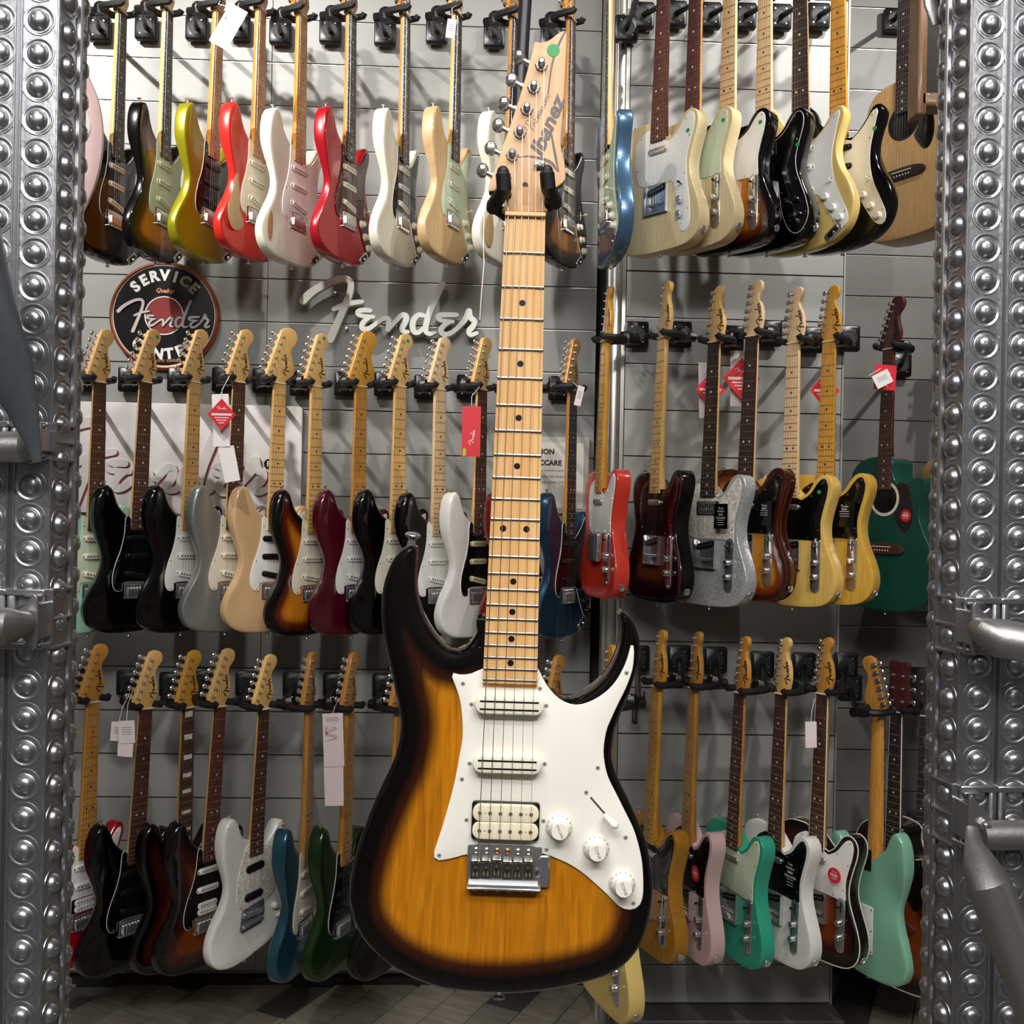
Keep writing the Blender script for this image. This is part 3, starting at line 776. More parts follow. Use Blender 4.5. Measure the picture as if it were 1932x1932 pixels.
    if dot_stick:
        b = MB(); b.lathe([(6.5, 0), (6.3, .4)], (dot_stick[0], dot_stick[2] if len(dot_stick) > 2 else 6.4, dot_stick[1]), n=16); b.build('sticker', GREEN, root)
    if relic:
        b = MB(); b.plate(smooth(relic, 40), 8.6, 9.2 if len(relic) else 9, .1); b.build('bare_wood_patch', PAINT['natural'], root)
    if paint == 'acgreen': sub(root, 'disc', f_disc, 'round_sticker', [RED, WHITE])
    return root

# ------------------------------------------------------------------ wall hangers
def hanger(short, N, Y, psi, Ywall, dxp, lean=0, dz=12, z_up=.02):
    """swivel yoke on an arm from a wall plate"""
    M = mframe(N, (N[0], N[1] + 300), Y, psi); M = Matrix.Translation(M.translation) @ Matrix.Rotation(R(psi), 4, 'Z')
    root = thing('wall_hanger', 'black yoke hanger holding ' + short, 'guitar hanger', M, 'guitar hangers')
    def yk(b):
        for s_ in (-1, 1):
            b.tube([(s_ * 8, 66, 12), (s_ * 26, 58, 10), (s_ * 36, 40, 10), (s_ * 38, 10, 10), (s_ * 37, -14, 11), (s_ * 35, -20, 19)], [11, 11.5, 11, 10.5, 10.5, 9.5], 8)
    sub(root, 'yoke', yk, 'yoke', RUBBER)
    def swv(b):
        b.lathe([(22, -10), (24, 4), (24, 18), (18, 27)], (0, 76, 8), ax=(0, 0, 1), n=8); b.cyl((0, 62, 12), (0, 116, 12), 15, n=8)
    sub(root, 'swivel', swv, 'swivel_block', BLACK)
    def scr(b):
        for x, z in ((-7, 33), (7, 33)): b.ball((x, 70, z), 3.2, 6, 4)
        for x, z in ((-12, 4), (-12, 16), (12, 4), (12, 16)): b.ball((x * 1.5, 66, z), 2.6, 6, 4)
    sub(root, 'screws', scr, 'screws', CHROME, st=True)
    # arm and plate in the hanger's own frame
    inv = M.inverted()
    p0 = M @ Vector((0, .1, .012))
    a = at(N[0] + dxp, N[1], Ywall)
    p1 = Vector((a.x, Ywall - .014, M.translation.z + z_up))
    q0, q1 = inv @ p0, inv @ p1
    b = MB(); mid = q0.lerp(q1, .45) + Vector((0, 0, -.004))
    b.tube([q0 / S, mid / S, q1 / S], [10, 8, 9], 8); b.build('arm', BLACK, root)
    b = MB(); b.box((0, 0, 0), (74, 22, 84), bev=5); b.mi = 1
    b.lathe([(26, 0), (26, 2), (22, 2.4), (22, 1)], (0, -11, 0), n=16); b.mi = 2
    for x, z in ((-18, 24), (18, 24), (-18, -24), (18, -24)): b.lathe([(3.4, 0), (2.6, 1.4)], (x, -11, z), n=6)
    key = 'hplate'
    if key not in GC: GC[key] = b.mesh('wall_plate', 3)
    mt = Matrix.Translation(q1) @ (inv.to_3x3().to_4x4())
    place('wall_plate', GC[key], [BLACK, RUBBER, CHROME], root, mt)
    return root
# ------------------------------------------------------------------ the setting
YL, YR, YF = 3.58, 3.30, 3.67           # left bay, right bay (stands proud), far right bay
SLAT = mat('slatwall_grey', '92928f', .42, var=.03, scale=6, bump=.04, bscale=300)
SLAT_SHADED = mat('slatwall_grey_shaded', '6d6b69', .5, var=.04, scale=6)  # same slats, the weaker light of the far bay put into the colour
GROOVE = mat('groove_backing_grey', '7a7775', .5)  # grey of the backing panel behind the grooves
ALU = mat('aluminium_profile', 'c6c4be', .3, .85)
PLINTH = mat('plinth_grey', '4a4845', .5)
def mm(v): return v / S
floor = structure(thing('floor', 'grey brown wood plank floor of the shop', 'floor')); del floor['category']
FL1 = wood('floor_board', '7a7466', '9d9686', .35, .1, 6, (8, 1, 1)); FL2 = wood('floor_board_dark', '6c675b', '8c8576', .35, .1, 6, (8, 1, 1))
b = MB(); b.box((200, 1200, -12), (9000, 7000, 20)); b.build('floor_slab', PLINTH, floor)
fb = MB(); fb.box((0, 0, 0), (1196, 126, 8), bev=0); fbm = fb.mesh('floor_plank')
Rf = Matrix.Rotation(R(62), 4, 'Z')
for i in range(-6, 7):
    for j in range(-24, 24):
        p = Rf @ Vector((i * 1.2 + (j % 3) * .4, j * .13, 0)); p += Vector((.2, 2.7, .0))
        if 1.7 < p.y < 3.75 and -2.4 < p.x < 2.9:
            place('floor_plank', fbm, FL1 if (i + j) % 3 else FL2, floor, Matrix.Translation((p.x, p.y, .0025 + .0006 * ((i * 7 + j * 3) % 3))) @ Rf)
ceil_ = MB(); ceil_.box((200, 1200, 4260), (9000, 7000, 40)); structure(ceil_.build('ceiling', mat('ceiling_paint', '8e8c88', .8)))
for nm, x in (('wall_left', -3.2), ('wall_right', 3.6)):
    b = MB(); b.box((mm(x), 1200, 2120), (60, 7000, 4240)); structure(b.build(nm, mat('side_wall_paint', '77736f', .8)))
b = MB(); b.box((200, -2300, 2120), (7000, 60, 4240)); structure(b.build('wall_front', mat('front_wall_paint', '6f6c69', .8)))
b = MB(); b.box((200, 3780, 2120), (7000, 60, 4240)); structure(b.build('wall_back', mat('back_wall_paint', '57534f', .8)))

def slat_bay(label, x0, x1, Y, zref, zmin, zmax, mt, splits=()):
    """slatwall panel: planks with recessed grooves; zref is the height of one groove"""
    root = thing('slatwall_panel', label, 'slatwall', Matrix.Translation(((x0 + x1) / 2, Y, 0)))
    b = MB(); b.box((0, 40, mm((zmin + zmax) / 2)), (mm(x1 - x0), 40, mm(zmax - zmin))); b.build('groove_backing', GROOVE, root)
    xs = [x0] + list(splits) + [x1]; key = {}
    k0 = math.ceil((zmin - zref) / .15); z = zref + k0 * .15; zs = [zmin]
    while z < zmax: zs.append(z); z += .15
    zs.append(zmax)
    for xa, xb in zip(xs, xs[1:]):
        for za, zb in zip(zs, zs[1:]):
            h = zb - za
            if h < .03: continue
            kk = (round(xb - xa, 3), round(h, 3))
            if kk not in key:
                b = MB(); b.box((0, 10, 0), (mm(xb - xa) - 1.5, 20, mm(h) - 5), bev=1.2); key[kk] = b.mesh('slat', 1, 5)
            place('slat', key[kk], mt, root, Matrix.Translation(((xa + xb) / 2 - (x0 + x1) / 2, 0, (za + zb) / 2)))
    b = MB()
    for z in zs[1:-1]:
        b.box((0, 6, mm(z) - 1.4), (mm(x1 - x0) - 2, 10, 1.6))
    stuff(b.build('groove_lips', ALU, root))
    return root
gz = at(600, 529, YL).z
slat_bay('pale grey slatwall panel behind the left rows of guitars', at(20, 966, YL).x, at(1174, 966, YR).x - .062, YL, gz, .035, 4.2, SLAT, [at(497, 966, YL).x])
gz2 = at(1350, 690, YR).z
xR0, xR1 = at(1174, 966, YR).x, at(1583, 966, YR).x
slat_bay('pale grey slatwall unit standing proud behind the right rows', xR0, xR1, YR, gz2, .075, 4.2, SLAT)
gz3 = at(1680, 716, YF).z
slat_bay('dim grey slatwall panel in the recess beside the right column', xR1 + .01, 3.5, YF, gz3, .13, 4.2, SLAT_SHADED)
# aluminium post and side of the right unit
b = MB(); b.box((mm(xR0) - 8, mm(YR + .15), 2100), (12, 300, 4200))
b.box((mm(xR0) - 28, mm(YR) + 20, 2100), (26, 18, 4200), bev=2); b.box((mm(xR0) - 46, mm(YR) + 60, 2100), (18, 60, 4200), bev=2)
tag(b.build('upright_post', ALU), 'tall aluminium upright post between the left and right slatwall', 'post')
b = MB(); b.box((mm(xR1) + 4, mm(YR + .16), 2100), (6, 320, 4200)); tag(b.build('side_panel', SLAT), 'narrow pale side panel at the right end of the proud slatwall', 'panel')
b = MB(); b.box((mm((xR0 + xR1) / 2), mm(YR - .03), 37), (mm(xR1 - xR0) + 20, 160, 70), bev=3); structure(b.build('baseboard_right', PLINTH))
b = MB(); b.box((mm(at(580, 966, YL).x), mm(YL) + 8, 16), (2600, 24, 30)); structure(b.build('baseboard_left', mat('plinth_black', '1b1a19', .5)))
b = MB(); b.box((2300, mm(YF) + 8, 62), (2500, 24, 120)); structure(b.build('baseboard_far_right', mat('plinth_black', '1b1a19', .5)))

# ------------------------------------------------------------------ the wall of guitars
LA, LB, LC = 3.25, 3.25, 3.10
def row(lst, **kw):
    for a in lst:
        a = dict(a); a.update({k: v for k, v in kw.items() if k not in a})
        hk = a.pop('hook', None); short = a.pop('short')
        guitar(**a)
        if hk is not None: hanger(short, a['N'], a['Y'], a['psi'], hk[0], hk[1], z_up=hk[2] if len(hk) > 2 else .02)
hA = (YL - .012, -42, .085); hB = (YL - .012, -30, .045); hC = (YL - .012, -34, .0)
G1 = 'strat style guitars on the top left row'.replace('strat style', 'double-cutaway')
row([
 dict(label='black double-cutaway guitar with black pickguard, cream pickups, leftmost of top row', short='the leftmost black guitar of the top row', kind='strat', N=(233, 24), B=(222, 396), psi=76, paint='black', pg=BLKPG, board=EBONY, neck=MAPLE),
 dict(label='sunburst guitar with mint pickguard and dark fretboard, second in top row', short='the sunburst guitar with mint pickguard', kind='strat', N=(321, 21), B=(312, 398), psi=77, paint='burst3', pg=MINT, board=EBONY, neck=MAPLE),
 dict(label='metallic olive gold guitar with black pickguard and maple neck', short='the olive gold guitar', kind='strat', N=(416, 22), B=(402, 398), psi=71, paint='olive', pg=BLKPG, neck=MAPLE_O, pmat=BLACK, knob=BLKPG),
 dict(label='red relic guitar with big bare wood patch and cream pickguard', short='the worn red guitar', kind='strat', N=(496, 20), B=(486, 396), psi=69, paint='red', pg=CREAM, neck=MAPLE_O,
      relic=[(-146, -660), (-120, -600), (-112, -560), (-98, -540), (-92, -570), (-84, -610), (-82, -650), (-60, -690), (-92, -716), (-128, -710)]),
 dict(label='worn off-white guitar with white pickguard and maple neck beside cherry red one', short='the worn off-white guitar', kind='strat', N=(573, 30), B=(566, 416), psi=64, paint='owhite', pg=WHITE, neck=MAPLE_O,
      relic=[(-152, -690), (-140, -650), (-128, -660), (-126, -700), (-132, -735), (-146, -730)]),
 dict(label='cherry red guitar with tortoiseshell pickguard and dark fretboard', short='the cherry red guitar', kind='strat', N=(667, 28), B=(662, 414), psi=67, paint='cherry', pg=TORT, board=EBONY, neck=MAPLE_O),
 dict(label='olympic white guitar with black pickguard and dark fretboard in top row', short='the white guitar with black pickguard', kind='strat', N=(770, 32), B=(765, 418), psi=70, paint='owhite', pg=BLKPG, board=EBONY, neck=MAPLE_O, pmat=WHITE),
 dict(label='natural wood guitar with mint pickguard and dark fretboard', short='the natural wood guitar', kind='strat', N=(867, 28), B=(859, 414), psi=65, paint='natural', pg=MINT, board=EBONY, neck=MAPLE),
 dict(label='cream guitar with bare wood edge, half hidden behind the pale headstock', short='the half hidden cream guitar', kind='strat', N=(975, 36), B=(964, 422), psi=60, paint='owhite', pg=WHITE,
      relic=[(-150, -700), (-135, -660), (-110, -650), (-96, -690), (-104, -740), (-120, -752), (-140, -738)], board=EBONY, neck=MAPLE_O),
 dict(label='brown sunburst guitar with black pickguard right of the pale headstock', short='the brown sunburst guitar of the top row', kind='strat', N=(1082, 38), B=(1076, 424), psi=61, paint='burst2', pg=BLKPG, board=ROSE, neck=MAPLE_O),
], Y=LA, group='guitars on the top left row', hook=hA)
row([dict(label='ice blue guitar hanging edge-on beside the upright post', short='the ice blue guitar', kind='strat', N=(1142, -15), B=(1137, 410), Y=2.95, psi=-84, paint='blue', pg=MINT, board=EBONY, neck=MAPLE, hook=(YR - .012, 40, .05))])
hR = (YR - .012, -38, .05)
row([
 dict(label='blonde thinline guitar with f-hole and white pickguard, leftmost in top right row', short='the blonde thinline guitar', kind='tele', N=(1250, -33), B=(1236, 380), psi=-51, paint='blonde', pg=WHITE, pgkind='thin', board=ROSE_R, neck=ROSE_R, pick='tele', dot_stick=(108, -458)),
 dict(label='blonde single-cutaway guitar with mint green pickguard in top right row', short='the blonde guitar with mint pickguard', kind='tele', N=(1311, -36), B=(1300, 380), psi=-52, paint='blonde', pg=MINT, board=ROSE_R, neck=MAPLE_O, pick='tele', dot_stick=(112, -436)),
 dict(label='sunburst single-cutaway guitar with white pickguard in top right row', short='the sunburst guitar with white pickguard', kind='tele', N=(1376, -33), B=(1367, 382), psi=-49, paint='burst3', pg=WHITE, neck=MAPLE_P, pick='tele', dot_stick=(112, -436)),
 dict(label='glossy black guitar with large black pickguard and four black knobs', short='the glossy black guitar', kind='tele', N=(1442, -32), B=(1437, 384), psi=-49, paint='black', pg=BLKPG, pgkind='custom', neck=MAPLE_P, pick='telehum', dot_stick=(112, -500)),
 dict(label='pale yellow double-cutaway guitar with white pickguard and dark fretboard', short='the pale yellow guitar of the top row', kind='strat', N=(1508, -30), B=(1509, 386), psi=-46, paint='yellowb', pg=WHITE, board=EBONY, neck=MAPLE_O, pmat=WHITE, knob=WHITE),
 dict(label='black double-cutaway guitar with cream pickguard beside the natural acoustic', short='the black guitar with cream pickguard', kind='strat', N=(1580, -32), B=(1580, 386), psi=-48, paint='black', pg=CREAM, neck=MAPLE_A, pmat=BLACK, jack=False, dot_stick=(112, -455)),
], Y=2.97, group='guitars on the top right row', hook=hR)
row([dict(label='natural spruce acoustic guitar with black pickguard behind the wooden frame', short='the natural acoustic guitar', name='acoustic_guitar', kind='dread', N=(1706, -62), B=(1700, 325), Y=3.2, psi=-60, paint='dreadtop', board=EBONY, neck=MAHOG, hook=(YF - .012, -20, .05))])
row([
 dict(label='surf green guitar cut off by the left column in middle row', short='the surf green guitar', kind='strat', N=(190, 722), B=(179, 1108), psi=55, paint='surf', pg=MINT, board=ROSE, neck=MAPLE),
 dict(label='black guitar with black pickguard and brown fretboard in middle row', short='the all black guitar of the middle row', kind='strat', N=(277, 722), B=(258, 1108), psi=54, paint='black', pg=BLKPG, board=ROSE, neck=MAPLE, pmat=BLACK, knob=BLKPG, dot_stick=(36, 150, 7.4)),
 dict(label='black guitar with white pickguard and maple neck beside the silver one', short='the black guitar next to the silver one', kind='strat', N=(369, 722), B=(355, 1108), psi=53, paint='black', pg=WHITE, neck=MAPLE, pmat=WHITE),
 dict(label='metallic silver guitar with cream pickguard behind the folded white tag', short='the metallic silver guitar', kind='strat', N=(453, 722), B=(438, 1108), psi=48, paint='silver', pg=CREAM, board=ROSE, neck=MAPLE),
 dict(label='shell beige guitar with white pickguard and black pickups, large headstock', short='the shell beige guitar', kind='strat', N=(529, 724), B=(517, 1109), psi=44, paint='shell', pg=WHITE, neck=MAPLE, pmat=BLACK, head='large', knob=BLKPG),
 dict(label='three-tone sunburst guitar with cream pickguard in middle row', short='the sunburst guitar of the middle row', kind='strat', N=(599, 730), B=(592, 1113), psi=50, paint='burst3', pg=CREAM, neck=MAPLE, dot_stick=(30, 158, 7.4)),
 dict(label='burgundy guitar with white pickguard and amber large headstock', short='the burgundy guitar', kind='strat', N=(683, 730), B=(675, 1114), psi=45, paint='burg', pg=WHITE, neck=MAPLE_O, headmat=MAPLE_A, pmat=WHITE, head='large'),
 dict(label='black guitar with cream pickguard left of the big sunburst guitar horn', short='the black guitar with cream pickguard in the middle row', kind='strat', N=(757, 730), B=(749, 1115), psi=43, paint='black', pg=CREAM, neck=MAPLE, dot_stick=(30, 150, 7.4)),
 dict(label='black guitar with white pickguard and very pale maple neck', short='the black guitar with pale neck', kind='strat', N=(832, 736), B=(828, 1120), psi=44, paint='black', pg=WHITE, neck=MAPLE_P, pmat=WHITE),
 dict(label='white guitar with black pickguard and cream pickups behind the red tag', short='the white guitar in the middle row', kind='strat', N=(912, 736), B=(904, 1120), psi=51, paint='white', pg=BLKPG, board=ROSE, neck=MAPLE, pmat=AGED),
 dict(label='dark red guitar almost hidden behind the big maple fretboard', short='the hidden dark red guitar', kind='strat', N=(992, 738), B=(984, 1122), psi=52, paint='darkred', pg=WHITE, board=ROSE, neck=MAPLE),
 dict(label='lake blue guitar with black pickguard right of the big maple fretboard', short='the lake blue guitar', kind='strat', N=(1084, 738), B=(1076, 1120), psi=56, paint='lakeblue', pg=BLKPG, board=EBONY, neck=MAPLE_O, pmat=BLACK, knob=BLKPG),
], Y=LB, group='guitars on the middle left row', hook=hB)
hM = (YR - .012, 34, .055)
row([
 dict(label='fiesta red single-cutaway guitar with white pickguard and chrome bridge cover', short='the fiesta red guitar', kind='tele', N=(1138, 645), B=(1122, 1046), Y=3.13, psi=-77, paint='fiesta', pg=WHITE, neck=MAPLE_A, pick='cover', hook=(YR - .012, 62, .05)),
 dict(label='dark sunburst single-cutaway guitar with black pickguard, leftmost on middle right row', short='the dark sunburst guitar', kind='tele', N=(1247, 638), B=(1228, 1049), psi=-70, paint='burstk', pg=BLKPG, neck=MAPLE, pick='tele'),
 dict(label='silver sparkle guitar with pearl pickguard and black hang label', short='the silver sparkle guitar', kind='tele', N=(1345, 646), B=(1328, 1064), psi=-57, paint='sparkle', pg=PEARL, board=EBONY, neck=MAPLE, pick='telehum'),
 dict(label='tobacco burst guitar with black pickguard between sparkle and butterscotch ones', short='the tobacco burst guitar', kind='tele', N=(1417, 635), B=(1398, 1053), psi=-54, paint='tobacco', pg=BLKPG, board=EBONY, neck=MAPLE_P, pick='telehum', bind=mat('brown_edge', '54200f', .3)),
 dict(label='butterscotch guitar with black pickguard, green dot and pale maple neck', short='the butterscotch guitar', kind='tele', N=(1495, 648), B=(1485, 1066), psi=-52.5, paint='butter', pg=BLKPG, neck=MAPLE_P, pick='tele', dot_stick=(100, -445)),
 dict(label='amber guitar with black pickguard and yellow maple neck, right of butterscotch one', short='the amber guitar', kind='tele', N=(1563, 645), B=(1551, 1062), psi=-50, paint='amber', pg=BLKPG, neck=MAPLE_A, pick='tele'),
], Y=3.03, group='guitars on the middle right row', hook=hM)
row([
 dict(label='deep green cutaway acoustic guitar with dark pickguard and round red sticker', short='the green acoustic guitar', name='acoustic_guitar', kind='cutaway', N=(1675, 659), B=(1662, 1035), Y=3.31, psi=-62, paint='acgreen', pg=EBONY, board=ROSE, neck=MAHOG, hook=(YF - .012, 22, .0)),
 dict(label='amber topped acoustic guitar mostly hidden by the right column', short='the hidden amber acoustic guitar', name='acoustic_guitar', kind='dread', N=(1858, 660), B=(1846, 1020), Y=3.42, psi=10, paint='amber2', board=ROSE, neck=MAHOG, hook=(YF - .012, -10, .0)),
])
row([
 dict(label='red and white guitar cut off by left column in bottom row', short='the red and white guitar', kind='strat', N=(177, 1326), B=(161, 1730), psi=56, paint='cherry', pg=WHITE, neck=MAPLE_O, pick='hss', pmat=WHITE),
 dict(label='black guitar with black pickguard and white dots in bottom row', short='the black guitar of the bottom row', kind='strat', N=(277, 1338), B=(250, 1741), psi=53, paint='black', pg=BLKPG, board=ROSE, neck=MAPLE, pmat=BLACK, knob=BLKPG),
 dict(label='dark sunburst guitar with block inlays and bound neck in bottom row', short='the guitar with block inlays', kind='strat', N=(357, 1336), B=(346, 1739), psi=56, Y=3.14, paint='burstd', pg=None, board=ROSE, neck=MAPLE_A, blocks=True, pmat=BLACK),
 dict(label='sunburst guitar with black pickguard and white pickups beside white offset guitar', short='the sunburst guitar of the bottom row', kind='strat', N=(417, 1334), B=(391, 1737), psi=55, paint='burstd', pg=BLKPG, board=ROSE_R, neck=MAPLE, pick='hss', pmat=WHITE),
 dict(label='white offset guitar with pearl pickguard and two black pickups', short='the white offset guitar', kind='mustang', N=(500, 1339), B=(479, 1718), psi=56, scale=.945, paint='white', pg=PEARL, board=ROSE, neck=MAPLE, pick='bars'),
 dict(label='ocean blue metallic guitar with mint pickguard in bottom row', short='the ocean blue guitar', kind='strat', N=(589, 1340), B=(580, 1741), psi=74, paint='tealblue', pg=CREAM, neck=MAPLE_O),
 dict(label='dark green metallic guitar with black pickguard behind long pink tag', short='the dark green guitar', kind='strat', N=(664, 1341), B=(651, 1743), psi=67, paint='green', pg=BLKPG, neck=MAPLE_O, pmat=BLACK, knob=BLKPG),
 dict(label='black guitar mostly hidden behind the left edge of the big sunburst guitar', short='the hidden black guitar', kind='strat', N=(757, 1343), B=(742, 1745), psi=60, paint='black', pg=BLKPG, neck=MAPLE_O),
 dict(label='dark guitar whose brown headstock shows through the big cutaway', short='the guitar seen through the cutaway', kind='strat', N=(1050, 1345), B=(1040, 1745), psi=50, paint='black', pg=WHITE, board=ROSE, neck=MAPLE_O),
], Y=LC, group='guitars on the bottom left row', hook=hC)
row([dict(label='pale yellow guitar hanging low behind the big sunburst guitar', short='the low pale yellow guitar', kind='tele', N=(1140, 1338), B=(1130, 1802), Y=2.68, psi=-72, paint='yellowb', pg=BLKPG, neck=MAPLE_A, pick='tele', hook=(YR - .012, 60, .05))])
hN = (YR - .012, 42, .05)
row([
 dict(label='caramel guitar with black pickguard at left end of bottom right row', short='the caramel guitar', kind='tele', N=(1236, 1296), B=(1216, 1706), psi=-69, paint='caramel', pg=BLKPG, neck=MAPLE_A, pick='tele'),
 dict(label='shell pink guitar with black pickguard and red oval sticker', short='the shell pink guitar', kind='tele', N=(1304.6, 1299), B=(1288, 1710), psi=-74, paint='pink', pg=BLKPG, neck=MAPLE_O, pick='tele'),
 dict(label='teal green guitar with mint pickguard and dark fretboard', short='the teal green guitar', kind='tele', N=(1393, 1308), B=(1373, 1724), psi=-70, paint='teal', pg=MINT, board=ROSE, neck=MAPLE_O, pick='tele'),
 dict(label='white single-cutaway guitar with black pickguard in bottom right row', short='the white guitar of the bottom right row', kind='tele', N=(1471, 1310), B=(1454, 1726), psi=-65, paint='white', pg=BLKPG, board=ROSE, neck=MAPLE, pick='tele'),
 dict(label='dark bound guitar with white pickguard and round red sticker', short='the bound dark guitar', kind='tele', N=(1550, 1310), B=(1534, 1726), psi=-58, paint='burstd', pg=WHITE, board=ROSE, neck=MAPLE_O, pick='tele', bind=CREAM),
], Y=3.02, group='guitars on the bottom right row', hook=hN)
row([
 dict(label='seafoam green guitar hanging back to front with white back plate', short='the seafoam guitar turned back to front', kind='strat', N=(1660, 1346), B=(1653, 1764), Y=3.06, psi=117, paint='surf2', pg=WHITE, board=ROSE, neck=MAPLE_O, back=True, hook=(YR - .012, -60, .04)),
 dict(label='dark acoustic guitar with cream binding behind the seafoam one', short='the dark bound acoustic guitar', name='acoustic_guitar', kind='cutaway', N=(1690, 1344), B=(1678, 1765), Y=3.16, psi=-60, paint='burstd', board=EBONY, neck=MAHOG, head='acoustic', bind=CREAM, hook=(YF - .012, 24, .03)),
 dict(label='dark necked guitar partly covered by the right column, bottom row', short='the dark guitar beside the right column', name='acoustic_guitar', kind='dread', N=(1748, 1352), B=(1738, 1760), Y=3.42, psi=-30, paint='blackred', board=EBONY, neck=EBONY, hook=(YF - .012, 0, .03)),
])
row([dict(label='pale pink bass guitar cut off by the left column, top left corner', short='the pale pink bass', name='bass_guitar', kind='bass', N=(20, -510), B=(16, 150), Y=1.95, psi=30, paint='pink', pg=WHITE, pgkind='strat', board=ROSE, neck=MAPLE)])
# ------------------------------------------------------------------ the big sunburst guitar in front
DM = 1.031; TH = math.atan2(29, 882); PXMM = 1.873
Nm = (991., 409.)
d0 = ray(*Nm); Pm = CAMP + d0 * DM
# its face is square to the lens axis; lean = tilt of the neck in the picture
Bm = ray(Nm[0] - sin(TH) * 600, Nm[1] + cos(TH) * 600); dn = (d0 - Bm).normalized()
Xa = dn.cross(-fwd); Xa = -Xa.normalized() if Xa.dot(c_right) < 0 else Xa.normalized()
Ya = dn.cross(Xa).normalized()
if Ya.dot(fwd) < 0: Ya = -Ya
MM = Matrix((Xa, Ya, dn)).transposed().to_4x4(); MM.translation = Pm
big = thing('electric_guitar', 'large two-tone sunburst guitar hanging in front of everything, white pickguard and maple neck', 'guitar', MM)
def lp(px, py, y=0.):
    """point of the guitar's own plane at depth y (mm) behind the fretboard, seen at the pixel"""
    d = ray(px, py); n = Ya; p0 = Pm + n * (y * S)
    P = CAMP + d * ((p0 - CAMP).dot(n) / d.dot(n))
    q = MM.inverted() @ P
    return (q.x / S, q.z / S)
def lps(pts, y=0.): return [lp(p[0], p[1], y) for p in pts]
BODY = [(784.4,1032),(785.5,1050),(783.5,1085),(786,1126),(798,1163),(818,1197),(838,1219),(856,1228.5),(872,1225),(890,1210),(903,1185),(912.8,1155),(918,1190),(930,1225),(966,1238),(1004,1232),(1016,1240),(1018,1256),(1021,1276),(1028,1292),(1040,1306),(1055,1316),(1072,1319.5),(1090,1316),(1112,1304),(1134,1286),(1152,1262),(1165,1236),(1172,1206),(1173,1180),(1168,1163),(1168,1153),(1177,1152),(1190,1164),(1202,1186),(1208.6,1212),(1208.6,1236),(1204.6,1258),(1195,1288),(1184,1321),(1169.6,1353),(1160,1382),(1155.5,1410),(1155,1433),(1161.5,1459),(1176,1491),(1192,1523),(1207,1558),(1217.6,1584),(1227,1622),(1231.5,1655),(1232,1687),(1229,1719),(1221,1754),(1208,1786),(1185,1816),(1153,1838),(1115,1852),(1057,1866),(993,1874),(942,1876),(881,1873),(832,1865),(784,1849),(746,1830),(714,1805),(685,1773),(667,1741),(659,1705),(659,1671),(662.5,1648),(672,1606),(688,1558),(707,1510),(726.6,1468),(742.7,1433),(752,1398),(755.5,1366),(751,1333),(744,1301),(736,1262),(726.6,1220),(720,1179),(719,1140),(722,1108),(731.5,1076),(746,1047),(762,1032),(774,1027.5)]
def f_big(b):
    o = smooth(lps(BODY, 14), 200); b.plate(o, 9, 52, 9, grid=7)
b = MB(); f_big(b)
b.build('body', burst('amber_two_tone_burst', '040303', '321305', 'be7610', 17, 28, 46, .38), big, angle=30)
PGB = [(911,1262),(893.5,1270),(871,1273.6),(852,1270),(853.4,1280),(861.4,1301),(868.5,1326.6),(872,1359),(872.6,1380),(871.7,1398),(866,1430),(858,1472),(848.6,1510),(835.8,1555),(823,1594),(818,1611),(819,1619),(825,1624),(839,1622.8),(861,1618),(881,1613),(950,1606),(1022,1611),(1044,1618),(1070,1629),(1096,1645),(1121,1666),(1144,1687),(1166,1709),(1179,1716),(1192,1717),(1205,1711),(1212,1697),(1214,1677),(1212.8,1639),(1208,1607),(1197,1568),(1182,1536),(1163,1498),(1147,1465),(1140,1433),(1139.5,1408),(1145,1377),(1155,1353),(1168,1325),(1180,1301),(1188,1281),(1194,1261),(1196.5,1236),(1195.8,1221),(1193,1213),(1189.5,1220),(1184,1241),(1175,1263),(1161.5,1286),(1145,1304),(1124,1318.6),(1102,1328),(1083,1330),(1064.6,1324),(1048.5,1313),(1035,1297),(1024,1279.6),(1016,1262),(1005,1258),(960,1260)]
b = MB(); b.plate(smooth(lps(PGB, 6.6), 150), 6.6, 9.2, .9); b.build('pickguard', mat('white_pickguard', 'efece2', .28, coat=.3, var=.01), big)
def bscrew(px, py, y=6.6):
    x, z = lp(px, py, y)
    key = 'pgscrew'
    if key not in GC:
        s_ = MB(); s_.lathe([(2.3, 0), (2.1, .7), (1.2, .9)], n=10); s_.mi = 1; s_.box((0, -.95, 0), (2.6, .2, .5)); s_.box((0, -.95, 0), (.5, .2, 2.6)); GC[key] = s_.mesh('screw', 2)
    place('pickguard_screw', GC[key], [SCREWM, GREY_DARK], big, T(x, y, z, (px * 7) % 90))
for p in [(873.5,1289),(1018.7,1298.7),(1182,1268.8),(871.7,1469.4),(828.7,1613),(1031,1602),(1128,1448),(1106,1494.5),(1180.4,1579.5),(1195,1703.6),(880.3,1546.4),(1025.4,1548.3),(889.6,1328.2),(1030.5,1330.8),(886,1439.9),(1027.6,1440.8)]: bscrew(*p)
